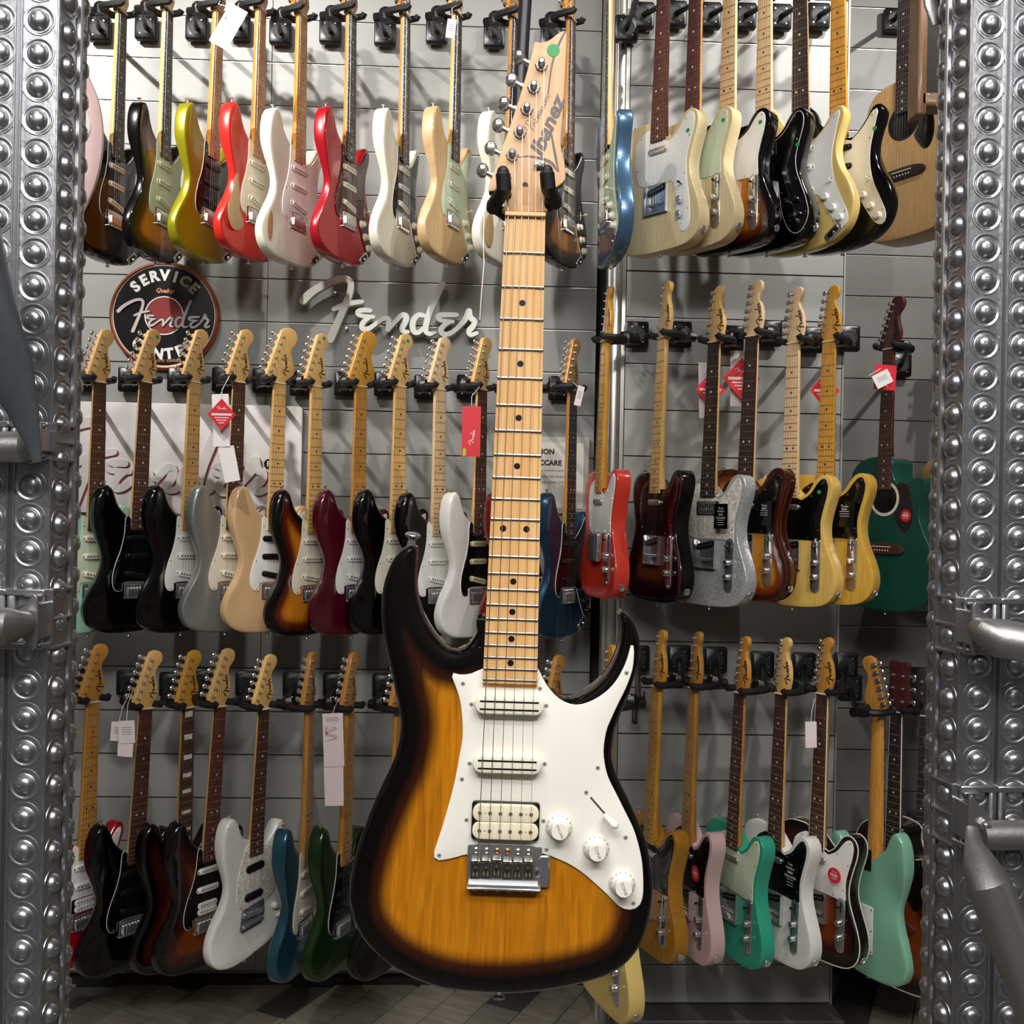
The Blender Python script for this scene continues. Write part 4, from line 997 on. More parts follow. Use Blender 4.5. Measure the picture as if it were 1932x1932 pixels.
# neck
KN = (1290.5 - 409) / PXMM / cos(TH)
nk = [0, KN]
def bhw(z): return 20.3 + 7.2 * (-z / 470.)
def f_bneck(b):
    vs = []; fs = []; zs = [3, -60, -250, -400, -440, -475]; n = 11
    for i, z in enumerate(zs):
        hw = bhw(z); d = 15 + 3 * (-z / 470.) + (3 if i >= 4 else 0)
        vs += [(-hw, 5.5, z)] + [(-hw * cos(pi * k / (n - 1)), 7 + d * sin(pi * k / (n - 1)) ** .8, z) for k in range(n)] + [(hw, 5.5, z)]
    m_ = n + 2
    for i in range(len(zs) - 1):
        fs += [(i * m_ + k, i * m_ + k + 1, (i + 1) * m_ + k + 1, (i + 1) * m_ + k) for k in range(m_ - 1)] + [(i * m_ + m_ - 1, i * m_, (i + 1) * m_, (i + 1) * m_ + m_ - 1)]
    fs += [tuple(range(m_)), tuple((len(zs) - 1) * m_ + k for k in range(m_))]; b.add(vs, fs)
MAPLE_B = wood('light_maple', 'dca568', 'ecc084', .3, .5, 6, (30, 6, 1.0))
MAPLE_H = wood('headstock_maple', 'd3a274', 'e2b88c', .5, .05, 6, (20, 6, 1.))
b = MB(); f_bneck(b); b.build('neck', MAPLE_B, big)
ZE = -470.5
b = MB(); vs = []; n = 9; zs = [0, -120, -300, ZE]
for z in zs:
    hw = bhw(z); vs += [(-hw, 5.8, z)] + [(-hw + 2 * hw * k / (n - 1), 1. * (2 * k / (n - 1) - 1) ** 2, z) for k in range(n)] + [(hw, 5.8, z)]
m_ = n + 2; fs = []
for i in range(3): fs += [(i * m_ + k, i * m_ + k + 1, (i + 1) * m_ + k + 1, (i + 1) * m_ + k) for k in range(m_ - 1)] + [(i * m_ + m_ - 1, i * m_, (i + 1) * m_, (i + 1) * m_ + m_ - 1)]
fs += [tuple(range(m_)), tuple(3 * m_ + k for k in range(m_))]; b.add(vs, fs); b.build('fretboard', MAPLE_B, big)
for n in range(1, 23):
    z = fret_z(n); hw = bhw(z); b = MB()
    b.tube([(-hw, .6, z), (-hw + .6, -.2, z), (-hw * .5, -.45, z), (0, -.6, z), (hw * .5, -.45, z), (hw - .6, -.2, z), (hw, .6, z)], [.7, 1.3, 1.3, 1.3, 1.3, 1.3, .7], 8)
    b.build('fret', FRETM, big)
for n in (3, 5, 7, 9, 12, 15, 17, 19, 21):
    z = (fret_z(n) + fret_z(n - 1)) / 2
    for x in ((-12, 11.5) if n == 12 else (0,)):
        b = MB(); b.lathe([(3.3, 0), (3.2, .35)], (x, .25, z), n=18); b.build('inlay_dot', BLACK, big)
b = MB(); b.box((0, .2, 2), (41, 8, 4.4), bev=.7); b.build('nut', mat('nut_cream', 'e2bd87', .4), big)
# headstock
HB = [(952.5,398),(952.5,389),(957.5,381),(964,372),(964,364),(950,356),(935,360),(921,359.5),(928,333),(945,285),(968,220),(990,150),(1004,96),(1006.5,82),(1010,77.5),(1018,79.5),(1029,78.5),(1041,72),(1053,62.5),(1063,57.5),(1068.5,60.5),(1069.5,72),(1066.5,140),(1062,220),(1058.5,272),(1064,300),(1066.4,322),(1066,340),(1051,353),(1041,360),(1032,370),(1027.5,380),(1028.5,390),(1030,399)]
HBp = lps(HB, 6)
def densify(p, k=3):
    out = []
    for i in range(len(p)):
        a, c = p[i], p[(i + 1) % len(p)]
        out += [(a[0] + (c[0] - a[0]) * q / k, a[1] + (c[1] - a[1]) * q / k) for q in range(k)]
    return out
b = MB(); b.plate(densify(smooth(HBp, 120), 1), 6, 20, 1.2); b.build('headstock', MAPLE_H, big)
b = MB(); b.plate(lps([(984.5,386),(984.5,350),(986,345),(990.5,343),(995,345),(997,350),(997,386)], 5.8), 5.75, 6.3); b.mi = 1
b.plate(lps([(984.5,352),(986,345),(990.5,343),(995,345),(997,352)], 5.6), 5.6, 6.2); b.build('truss_rod_slot', [wood('slot_wood', 'c08a55', 'cf9c68'), mat('slot_dark', '3d2416', .6)], big)
# tuners
posts = [(1021.5,123),(1007,165.5),(994,206.2),(981,249.6),(966.5,292.5),(953,334)]
btns = [(979.5,103),(965.5,146.5),(951,191.5),(940,232.5),(925.5,276),(910,318)]
turn = [0, 1, .3, .6, 1, .15]
ptn = []
for (pp, q, tn) in zip(posts, btns, turn):
    px_, pz_ = lp(*pp, 6); bx, bz_ = lp(*q, 14); ptn.append((px_, pz_))
    b = MB(); b.lathe([(6.8, 0), (6.8, 1), (5.6, 2.2), (5.4, 3)], n=8); b.lathe([(4, 2.6), (3.9, 5.5), (2.6, 7), (2.9, 10), (3.2, 11.5), (2.2, 12.4)], n=14)
    dx, dz = bx - px_, bz_ - pz_; L_ = math.hypot(dx, dz)
    ux, uz = dx / L_, dz / L_
    b.box((0, 19, 0), (15, 9, 13), rot=Matrix.Rotation(-math.atan2(uz, ux), 3, 'Y'))
    b.cyl((0, 16, 0), (dx * .8, 14, dz * .8), 2.7, n=10); b.lathe([(2.7, 0), (4, 1.5), (4, 4), (2.8, 5)], (ux * (L_ - 15), 14, uz * (L_ - 15)), ax=(ux, 0, uz), n=10)
    o = b.build('tuner', CHROME, big, angle=30); o.matrix_local = T(px_, 6, pz_)
    kb = MB(); kb.ball((0, 0, 0), (6.6, 3.4 + 3.6 * (1 - tn), 7.6), 14, 8)
    o2 = kb.build('tuner_button', CHROME, o, angle=60); o2.matrix_local = T(dx, 14, dz, 90 - math.degrees(math.atan2(uz, ux)) if 0 else 0)
# strings
for i in range(6):
    b = MB(); x0, x1 = -17.2 + 6.88 * i, -26.2 + 10.5 * i; r = (.55, .48, .42, .34, .29, .25)[i]
    pt = ptn[5 - i]
    b.tube([(pt[0] + 2.5, -1.5, pt[1]), (x0, -1.7, 3), (x0, -1.8, 0), (x1, -7.2, -640), (x1, -5.8, -648)], r, 5)
    b.build('string', STEEL, big)
b = MB(); x, z = lp(1018.5, 310, 3); b.box((x, 2.5, z), (11, 2.4, 6.4), bev=.6); b.cyl((x, 6, z), (x, .6, z), 2.2, n=8); b.build('string_tree', CHROME, big)
# headstock marks
GREYINK = mat('headstock_grey_ink', '66595c', .5)
b = MB(); x, z = lp(1044, 95, 6); b.lathe([(6.6, 0), (6.5, .35)], (x, 5.95, z), n=24); b.build('sticker', GREEN, big)
b = MB()
x, z = lp(1033, 240, 6); text(b, 'Ibanez', 20.5, x, z, 5.9, 69.5 + 0, .28, sx=1.18, thick=.12, bold=.035)
x, z = lp(1006, 251, 6)
def cursive(pts, wd):
    q = rotp([(x + (a + c * .25) * .56, z + c * .56) for a, c in pts], 66, x, z); ribbon(b, q, wd, 5.8, 5.95, 5 * len(pts))
cursive([(4, 0), (5, 8), (6, 19)], .7); cursive([(-3, 12), (0, 19), (8, 21), (13, 17), (10, 11), (5, 10)], .6)
cursive([(11, 1), (13, 8), (15, 6), (17, 7), (17, 2), (20, 3), (23, 7), (21, 9), (20, 4), (23, 1), (26, 3), (28, 8), (28, 1), (31, 7), (33, 8), (33, 1), (36, 7), (38, 8), (38, 1), (41, 3), (43, 8), (43, 1), (46, 3), (48, 8), (48, 2), (51, 1), (54, 5), (55, 8), (55, 1), (58, 4), (60, 8), (60, 1), (63, 7), (65, 8), (65, 1), (68, 7), (70, 8), (70, 1), (74, 4)], .55)
for pts, wd in (([(979,297),(995,295),(1012,297),(1030,302),(1042,309),(1050,320),(1054,324)], [1, 1.6, 2.4, 3, 3, 2, .8]),
                ([(1039,243),(1043,268),(1048,295),(1054,324)], [1, 2.2, 2.6, 1.]),
                ([(1034,178),(1036,160),(1040,130),(1046,105),(1056,80),(1066,60)], [1.4, 1.6, 1.8, 2, 2.4, 1.6])):
    ribbon(b, lps(pts, 6), wd, 5.8, 5.95, 24)
b.build('headstock_lettering', GREYINK, big)
# pickups
def bar_pickup(cx, cy):
    x, z = lp(cx, cy, 4); b = MB(); b.plate(slot_outline(70, 18.5, 6), -4.5, 7, 2)
    b.mi = 1
    for dz in (4., -3.9): b.box((0, -4.6, dz), (59, .8, 1.5))
    o = b.build('single_coil_pickup', [mat('pickup_cream', 'ebe6d3', .32, coat=.2), BLACK], big); o.matrix_local = T(x, 0, z)
bar_pickup(961, 1329); bar_pickup(957, 1440)
x, z = lp(953.8, 1548, 5)
b = MB(); b.plate(slot_outline(68.5, 38.5, 2, r=3), 3, 7, .6)
o = b.build('humbucker_pickup', BLACK, big); o.matrix_local = T(x, 0, z)
for dz in (8.9, -8.9):
    b = MB(); b.plate(slot_outline(66.5, 17.6, 6, cz=dz, r=8.2), -2.5, 5, 1.2); b.mi = 1
    for i in range(6):
        b.lathe([(2.1, 0), (1.9, .5)], (-26 + 10.3 * i, -2.5, dz), n=12)
    b.mi = 2
    for i in range(6): b.box((-26 + 10.3 * i, -3.05, dz), (3.4, .1, .6), rot=Matrix.Rotation(R(40 + 25 * i), 3, 'Y'))
    for xx in (-20.5, 20.5): b.lathe([(.7, 0), (.6, .1)], (xx, -2.55, dz), n=6)
    b.build('pickup_bobbin', [mat('bobbin_cream', 'ece2c4', .32, coat=.2), CHROME, BLACK], o)
# bridge
x, z = lp(951.5, 1634.5, 4)
b = MB(); b.plate(slot_outline(75.5, 42, 3, r=3), 4, 8, .8); b.box((0, 0, -20.5), (75, 10, 2.4), bev=.7)
b.box((40, 5, -4), (12, 4, 32), bev=1.4); b.lathe([(5, 0), (5, 1.5), (3.2, 1.6), (3, 0)], (34, 3.4, -6), n=14)
for i in range(6): b.cyl((-29 + 11.6 * i, 0, -22), (-29 + 11.6 * i, 0, -24), 2, n=8)
br = b.build('tremolo_bridge', CHROME, big, angle=30); br.matrix_local = T(x, 0, z)
for i in range(6):
    xx = -29 + 10.6 * i; off = (0, .7, 1.8, .3, .6, 1.2)[i]
    b = MB(); b.box((0, 0, 0), (9.4, 8, 3.2), bev=.7); b.box((-3.7, 0, -7.5), (2, 8, 17), bev=.4); b.box((3.7, 0, -7.5), (2, 8, 17), bev=.4); b.box((0, 3, -8), (9, 2, 17)); b.box((0, 0, -16), (9.4, 8, 2))
    b.cyl((-2.4, -1, -2), (-2.4, -5.4, -2), 1.3, n=6); b.cyl((2.4, -1, -2), (2.4, -5.4, -2), 1.3, n=6); b.cyl((0, .4, -14), (0, .4, -8), 1.3, n=8)
    o = b.build('saddle', mat('saddle_steel', 'b9b4aa', .22, 1), br); o.matrix_local = T(xx, -.6, 6.5 + off)
    b = MB(); b.lathe([(2.9, 0), (2.8, 1.4), (1.8, 2.1)], n=12); o = b.build('bridge_screw', mat('rusty_screw', 'b07a52', .35, .9) if i in (2, 3) else CHROME, br); o.matrix_local = T(xx, 4, 15.5)
# controls
KNOBM = mat('knob_white', 'eeeade', .3, coat=.3)
for (kx, ky, txt) in ((1054.5, 1559, 'VOLUME'), (1124.5, 1598.5, 'TONE'), (1173.5, 1665.5, 'TONE')):
    x, z = lp(kx, ky, 6.6)
    b = MB(); b.lathe([(13.6, 0), (13.4, 1.5), (10.2, 7), (9., 8), (8.7, 17), (8.2, 18)], n=36)
    o = b.build('control_knob', KNOBM, big); o.matrix_local = T(x, 6.4, z)
    b = MB()
    text(b, txt, 4.6 if txt == 'TONE' else 3.4, 0, 0, -18.05, -66, sx=1.1, thick=.1)
    for k in range(10):
        a = R(200 - 25 * k); text(b, str(k + 1), 3.1, 11.6 * cos(a), 11.6 * sin(a), -4.6, math.degrees(a) - 90, thick=.3)
    b.build('knob_lettering', INK, o)
x, z = lp(1130, 1522, 6.6)
b = MB(); dxs = lp(1144.5, 1539, 6.6); dxe = lp(1115, 1505, 6.6)
b.box(((dxs[0] + dxe[0]) / 2, 6.5, (dxs[1] + dxe[1]) / 2), (1.8, .4, 25), rot=Matrix.Rotation(math.atan2(dxs[0] - dxe[0], dxs[1] - dxe[1]), 3, 'Y')); b.mi = 1
s0 = lp(1142, 1537, 0); s1 = lp(1152, 1549, -8)
b.tube([(s0[0], 6.5, s0[1]), (s1[0], -8, s1[1])], 1.2, 6)
sw = b.build('selector_switch', [mat('slot_brown', '4c3a3a', .5), CHROME], big)
s2 = lp(1141, 1538.5, -2); s3 = lp(1160, 1557, -12)
b = MB(); b.tube([(s2[0], -1, s2[1]), ((s2[0] + s3[0]) / 2, -6, (s2[1] + s3[1]) / 2), (s3[0], -11, s3[1])], [2.2, 3.4, 4.2], 10); b.ball((s3[0], -11, s3[1]), 4.2, 10, 6); b.build('switch_tip', WHITE, sw)
x, z = lp(776, 1030, 30)
b = MB(); b.lathe([(5, 0), (4.4, 5), (4, 8), (7.5, 11), (8.4, 13), (7, 14.6), (3, 15.4)], (x, 30, z - 1), ax=(.12, -.15, 1), n=18); b.build('strap_button', CHROME, big)
x, z = lp(941.5, 1872, 30)
b = MB(); b.lathe([(5, 0), (4.2, 4), (6.4, 6.5), (6.4, 8), (3, 9)], (x, 30, z + 2), ax=(0, -.1, -1), n=16); b.build('strap_button', CHROME, big)

# hanger that carries it: rod from the ceiling, yoke with two rubber prongs
hg = thing('ceiling_hanger', 'black rod with rubber fork holding up the large sunburst guitar', 'guitar hanger', MM.copy())
def wl(v): return MM.inverted() @ v / S
top = CAMP + ray(1007, -250) * 1.13
pb = Vector((-14, 52, 10))
tw = wl(top); dr = (Vector(tw) - pb).normalized()
k_ = 1
zt = 4.24; Pw = MM @ (pb * S); dw = (top - Pw).normalized(); endw = Pw + dw * ((zt - Pw.z) / dw.z)
b = MB(); b.tube([pb, wl(endw)], 7, 14); b.build('rod', mat('black_powder_coat', '26262c', .4), hg)
b = MB()
for sx, (fx, fy), (gx, gy), (rx, ry) in ((-1, (949, 329), (951, 356), (931, 388)), (1, (1032, 327), (1034, 352), (1047, 379))):
    f_ = lp(fx, fy, -16); g_ = lp(gx, gy, -12); r_ = lp(rx, ry, 26)
    bb = MB(); bb.tube([(f_[0], -17, f_[1] + 2), (f_[0], -17, f_[1]), (g_[0], -14, g_[1]), (g_[0] * .93 + r_[0] * .07, -7, g_[1] * .8 + r_[1] * .2), (r_[0], 24, r_[1]), (r_[0] * 1.02, 32, r_[1] - 1)], [5.5, 7.4, 7.6, 7.6, 7.4, 7], 14)
    bb.ball((f_[0], -17, f_[1] + 2), 6.2, 12, 6); bb.build('rubber_prong', RUBBER, hg)
    b.tube([(r_[0], 30, r_[1]), (r_[0] * .8, 46, r_[1]), (-8 + r_[0] * .2, 52, 12)], 6, 10)
b.build('yoke', RUBBER, hg)

# ------------------------------------------------------------------ embossed metal columns
STEELC = mat('pressed_aluminium', 'b0b1b5', .33, .93, var=.16, scale=24, bump=.35, bscale=60)
STEELD = mat('pressed_aluminium_seam', '8d8f96', .34, .95, var=.1, scale=30)
TUBEM = mat('scuffed_tube_steel', 'a2a19f', .42, .9, var=.12, scale=26, bump=.15, bscale=200)
def f_dome(b):
    b.lathe([(23, 0), (22.4, 1.3), (20.4, 1.7), (19, .6), (16.6, .2), (15, .8), (13.6, 2.6), (12.6, 5.4), (10.6, 8.0), (7.4, 9.9), (3.6, 10.6)], n=24)
    b.lathe([(2.6, 0), (2.4, .6), (1.2, .2)], (-3.2, -10.2, 1.5), n=8)
def column(label, sx, xf, xs, Yf=1.5):
    """sx = +1: the column stands left of the picture and shows its right side"""
    root = thing('metal_column', label, 'column', Matrix.Translation((xf, Yf, 0)), 'embossed metal columns')
    W = abs(xf - xs)                       # width of one front strip
    a1 = R(80); a2 = R(100); L1 = .052
    X0 = 0; X1 = sx * L1 * cos(a1); Y1 = L1 * sin(a1); X2 = X1 + sx * L1 * cos(a2); Y2 = Y1 + L1 * sin(a2)
    back = -sx * .34
    def panel(nm, p, q):
        b = MB(); t = Vector((q[0] - p[0], q[1] - p[1], 0)); n = Vector((t.y, -t.x, 0)).normalized() * (1 if sx > 0 else -1)
        th = n * -.004
        v = [(p[0], p[1]), (q[0], q[1]), (q[0] + th.x, q[1] + th.y), (p[0] + th.x, p[1] + th.y)]
        b.add([(mm(x), mm(y), z) for z in (0, 4240) for x, y in v], [(0, 1, 2, 3), (7, 6, 5, 4)] + [(i, (i + 1) % 4, 4 + (i + 1) % 4, 4 + i) for i in range(4)])
        b.build(nm, STEELC, root)
        return t, n
    def domes(p, q, n, ph):
        c = ((p[0] + q[0]) / 2, (p[1] + q[1]) / 2)
        me = gm('dome', f_dome, 1, 50)
        ang = math.atan2(n.x, -n.y)
        for k in range(13, 55):
            z = k * .0478 + ph
            if .62 < z < 2.62:
                place('dome', me, STEELC, root, Matrix.Translation((c[0], c[1], z)) @ Matrix.Rotation(ang, 4, 'Z') @ Matrix.Rotation(0 if sx > 0 else pi, 4, 'Y') if False else Matrix.Translation((c[0], c[1], z)) @ Matrix.Rotation(ang, 4, 'Z'))
    segs = [('front_panel', (-sx * W, 0), (0, 0), .012), ('front_panel', (-sx * 2 * W, 0), (-sx * W, 0), .012), ('front_panel', (-sx * 3 * W, 0), (-sx * 2 * W, 0), .012),
            ('side_panel', (X0, 0), (X1, Y1), .004), ('rear_panel', (X1, Y1), (X2, Y2), .022)]
    for nm, p, q, ph in segs:
        t, n = panel(nm, p, q); domes(p, q, n, ph)
    b = MB(); xx = sorted((mm(-sx * 3 * W), mm(X2)))
    cs = [(-sx * 3 * W, .006), (-sx * .006, .006), (X1 - sx * .008, Y1), (X2 - sx * .006, Y2), (X2 - sx * .05, Y2 + .1), (-sx * 3 * W, Y2 + .1)]
    b.add([(mm(x), mm(y), z) for z in (0, 4240) for x, y in cs], [tuple(range(6)), tuple(range(11, 5, -1))] + [(i, (i + 1) % 6, 6 + (i + 1) % 6, 6 + i) for i in range(6)])
    b.build('core', STEELD, root)
    for nm, x, y, w_, d_ in (('fold_bead', 0, .001, 4, 4), ('edge_rail', X1 + sx * .003, Y1 - .002, 7, 9), ('rear_bead', X2, Y2, 4, 4)):
        b = MB(); b.box((mm(x), mm(y), 2120), (w_, d_, 4240), bev=1.2); b.build(nm, STEELC, root)
    for k in (1, 2):
        for dx in (-4.5, 4.5):
            b = MB(); b.box((mm(-sx * k * W) + dx, -1.5, 2120), (3.6, 6, 4240), bev=1.1); b.build('seam_ridge', STEELC, root)
        b = MB(); b.box((mm(-sx * k * W), -.6, 2120), (5.4, 2, 4240)); b.build('seam_gap', STEELD, root)
    return root, W, (X1, Y1), a1
xl, xls = at(93, 966, 1.5).x, at(20, 966, 1.5).x
xr, xrs = at(1816, 966, 1.5).x, at(1886, 966, 1.5).x
colL, WL, sL, a1 = column('embossed shiny aluminium column at the left edge, covered in pressed domes', 1, xl, xls)
colR, WR, sR, _ = column('embossed shiny aluminium column at the right edge, covered in pressed domes', -1, xr, xrs)
def collar(root, sx, W, side, z0, z1):
    """clamp band round a column: ribs, windowed front band, lug with bolt"""
    ob = MB(); zc = mm((z0 + z1) / 2); h = mm(z1 - z0); Wm = mm(W)
    X1, Y1 = side
    n = Vector((sx * sin(a1), -cos(a1), 0)); t = Vector((sx * cos(a1), sin(a1), 0))
    rot = Matrix.Rotation(math.atan2(n.x, -n.y), 3, 'Z')
    c = Vector((mm(X1) / 2, mm(Y1) / 2, 0)) + n * 5
    for z, dh in ((mm(z1), 5), (zc, 4), (mm(z0), 5)):
        ob.box((c.x, c.y, z), (52, 9, dh), rot=rot, bev=1)
    for d in (-24, 24):
        q = c + t * d; ob.box((q.x, q.y, zc), (5, 7, h), rot=rot)
    q = c - n * 2; ob.box((q.x, q.y, zc), (50, 2, h), rot=rot)
    ob.build('clamp_band', STEELC, root)
    # front: windowed band
    for k in range(3):
        cx = -sx * (k + .5) * Wm; b = MB()
        for z in (mm(z1) - 3, mm(z0) + 3): b.box((cx, -7, z), (Wm, 12, 9), bev=1.4)
        for d in (-1, 1): b.box((cx + d * (Wm / 2 - 7), -6, zc), (11, 10, h), bev=1.4)
        b.build('clamp_window_plate', STEELC, root)
    b = MB(); lx = -sx * 4
    o = smooth([(-sx * 0, h * .48), (-sx * 12, h * .30), (-sx * 26, h * .12), (-sx * 31, 0), (-sx * 26, -h * .14), (-sx * 12, -h * .32), (0, -h * .48), (sx * 5, -h * .3), (sx * 5, h * .3)], 40)
    b.plate([(x, z + zc) for x, z in o], -46, -40, 1.4); b.box((sx * 1, -22, zc), (6, 44, h * .62), bev=1.5)
    for dz in (-.42, .42): b.box((-sx * 12, -16, zc + h * dz), (24, 14, 4), bev=1)
    b.build('lug', STEELC, root)
    b = MB(); b.lathe([(9, 0), (9, 6), (7, 7)], (-sx * 18, -46, zc), n=6); b.lathe([(11, -1), (11, 1)], (-sx * 18, -46, zc), n=16); b.cyl((-sx * 18, -52, zc), (-sx * 18, -60, zc), 4.5, n=10); b.build('bolt', CHROME, root)
def zpx(x, y): return at(x, y, 1.48).z
collar(colL, 1, WL, sL, zpx(120, 866), zpx(120, 798)); collar(colL, 1, WL, sL, zpx(110, 1226), zpx(110, 1116))
collar(colR, -1, WR, sR, zpx(1790, 1234), zpx(1790, 1130)); collar(colR, -1, WR, sR, zpx(1790, 1602), zpx(1790, 1488))
def pipe(label, pts, rads, Ys, name='brace_tube', n=18, mt=None, flat=None):
    b = MB(); P = [at(p[0], p[1], y) for p, y in zip(pts, Ys)]; k = 1.45 / FPX * 1000
    b.tube([p / S for p in P], [tuple(q * k for q in r) if isinstance(r, tuple) else r * k for r in rads], n, flat=flat)
    return tag(b.build(name, mt or TUBEM), label, 'tube')
pipe('short horizontal steel tube clamped to the left column, upper one', [(-160, 846), (44, 843), (56, 844)], [29, 29, 22], [1.44, 1.44, 1.445])
pipe('fat steel tube clamped to the left column, lower one', [(-200, 1178), (18, 1182), (38, 1176), (50, 1174)], [34, 34, 24, 20], [1.42, 1.42, 1.435, 1.445])
pipe('dark flattened end of a diagonal brace on the left column', [(-75, 420), (-32, 580), (8, 690), (42, 770), (62, 836), (70, 872)], [(60, 60), (54, 40), (50, 18), (30, 8), (14, 4), (8, 4)], [1.33, 1.35, 1.37, 1.39, 1.405, 1.41], mt=mat('dark_oxidised_steel', '6d737a', .36, .6, var=.25, scale=14, stretch=(6, 6, 1)), flat=(1, 0, 0))
pipe('thick steel tube clamped to the right column, upper one', [(1844, 1184), (1858, 1192), (1882, 1203), (2060, 1238)], [20, 28, 37, 38], [1.45, 1.43, 1.42, 1.40])
pipe('horizontal steel tube clamped to the right column, lower one', [(1850, 1576), (2080, 1574)], [28, 28], [1.455, 1.455])
pipe('diagonal steel brace with flattened end, lower right corner', [(1834, 1560), (1838, 1590), (1850, 1628), (1864, 1664), (2010, 2040)], [(12, 4), (18, 7), (32, 24), (39, 38), (40, 40)], [1.42, 1.405, 1.375, 1.355, 1.33], flat=(1, 0, 0))
pipe('bent steel bracket behind the top of the right column', [(1748, -60), (1756, 10), (1768, 46)], [(16, 6), (15, 6), (12, 4)], [1.6, 1.6, 1.6], name='steel_bracket', flat=(1, 0, 0))
# ------------------------------------------------------------------ signs
def board(px, py, Y): return Matrix.Translation(at(px, py, Y))
WS = YL - .012
SC = WS / FPX * 1000                      # mm of one photograph pixel on the wall
rs = thing('round_sign', 'round black and copper service sign with white lettering on the slatwall', 'sign', board(312, 597, WS))
b = MB(); r_ = 101 * SC
b.lathe([(r_, 0), (r_, 12), (r_ - 3, 17), (r_ - 8, 19), (r_ - 12, 17), (r_ - 12, 10)], n=64); b.build('rim', mat('copper_rim', 'b4674a', .3, .8), rs)
b = MB(); b.lathe([(r_ - 11, 0), (r_ - 11, 14)], n=64); b.build('face', mat('sign_black', '0b0b0c', .25, coat=.4), rs)
def ring(name, r1, r2, y, mt):
    b = MB(); n = 56
    vs = [(r * cos(2 * pi * k / n), yy, r * sin(2 * pi * k / n)) for yy in (y, y + 1.) for r in (r1, r2) for k in range(n)]
    fs = [(k, (k + 1) % n, n + (k + 1) % n, n + k) for k in range(n)] + [(k, 2 * n + k, 2 * n + (k + 1) % n, (k + 1) % n) for k in range(n)] + [(n + k, n + (k + 1) % n, 3 * n + (k + 1) % n, 3 * n + k) for k in range(n)]
    b.add(vs, fs); return b.build(name, mt, rs)
SW = mat('sign_white', 'dcd9d4', .5)
ring('outer_ring', r_ - 15, r_ - 12.4, -14.8, SW)
ring('centre_ring', 34 * SC, 36 * SC, -15.4, SW)
b = MB(); b.lathe([(34.2 * SC, 0), (34.2 * SC, 14.8)], n=40); b.build('red_disc', mat('sign_red', '7d1e1d', .35), rs)
def arc_text(b, s, size, rad, a_mid, step, y, inward=False):
    for i, ch in enumerate(s):
        a = a_mid + (i - (len(s) - 1) / 2) * (step if inward else -step)
        text(b, ch, size, rad * cos(R(a)), rad * sin(R(a)), y, a - 90 if not inward else a + 90, thick=1.2, bold=.05)
b = MB(); arc_text(b, 'SERVICE', 50, 74 * SC, 90, 15.2, -14.2); arc_text(b, 'CENTER', 50, 72 * SC, -90, 16.5, -14.2, True); stuff(b.build('white_lettering', SW, rs))
b = MB(); text(b, 'Quality', 20, 0, 46 * SC, -14.2, -3, .3, thick=1, bold=.03); text(b, 'Electric Guitar', 17, 2 * SC, -83 * SC, -14.2, 2, .3, thick=1); b.build('copper_lettering', mat('sign_copper', 'd08b62', .4), rs)
b = MB(); script(b, 172 * SC, 0, 0 * SC, -16.6, -14, 0, 1.35); b.build('script_outline', mat('script_black', '17110f', .4), rs, angle=0)
b = MB(); script(b, 172 * SC, 0, 0 * SC, -18.4, -15, 0, .95); b.build('script_lettering', mat('script_grey', 'b9b0ae', .4), rs, angle=0)

ss = thing('script_sign', 'large raised off-white script lettering mounted on the slatwall below the top row', 'sign', board(736.7, 587, YL - .05))
k_ = 1540 / 4.6
for i, (pts, wd) in enumerate(SCRIPT):
    pass
b = MB(); script(b, k_ * (YL - .05) / FPX * 1000, 0, 0, -16, 10, -1.1, 1.15); b.build('letters', mat('letter_white', 'eceee6', .45), ss, angle=0)
b = MB()
for q in ((-190, 60), (-150, -60), (20, -30), (180, -40)):
    b.cyl((q[0], 5, q[1]), (q[0], 45, q[1]), 4, n=8)
stuff(b.build('stand_offs', ALU, ss))

ps = thing('panel_sign', 'large white panel with raised script lettering behind the middle row', 'sign', board(330, 866, WS))
pw = (565 - 95) * SC; ph = 206 * SC
b = MB(); b.plate(slot_outline(pw, ph, 4, r=14), -8, 8, 2); b.build('panel', mat('panel_white', 'dad7d6', .4), ps)
PS = 1.3
def pp(x, y): return ((505 - PS * (903 - x)) - 330, 866 - (927 + PS * (y - 628)))
cx_, cz_ = pp(736.7, 587)
b = MB(); script(b, k_ * PS * SC, cx_ * SC + 4, cz_ * SC - 4, -10, -7, 0, 1.5); b.build('red_letter_shadow', mat('panel_red', '8a3140', .5), ps, angle=0)
b = MB(); script(b, k_ * PS * SC, cx_ * SC, cz_ * SC, -13, -7, 0, 1.42); b.build('letters', mat('panel_letter', 'd4cfcd', .45), ps, angle=0)
b = MB(); b.lathe([(9.5 * SC, 0), (9.5 * SC, 3)], ((505 - 330) * SC, -8, (866 - 872) * SC), n=28); b.build('mark_disc', BLACK, ps)
b = MB(); text(b, 'R', 26, (505 - 330) * SC, (866 - 872) * SC, -11.2, 0, bold=.02, thick=.5); b.build('mark_letter', SW, ps)

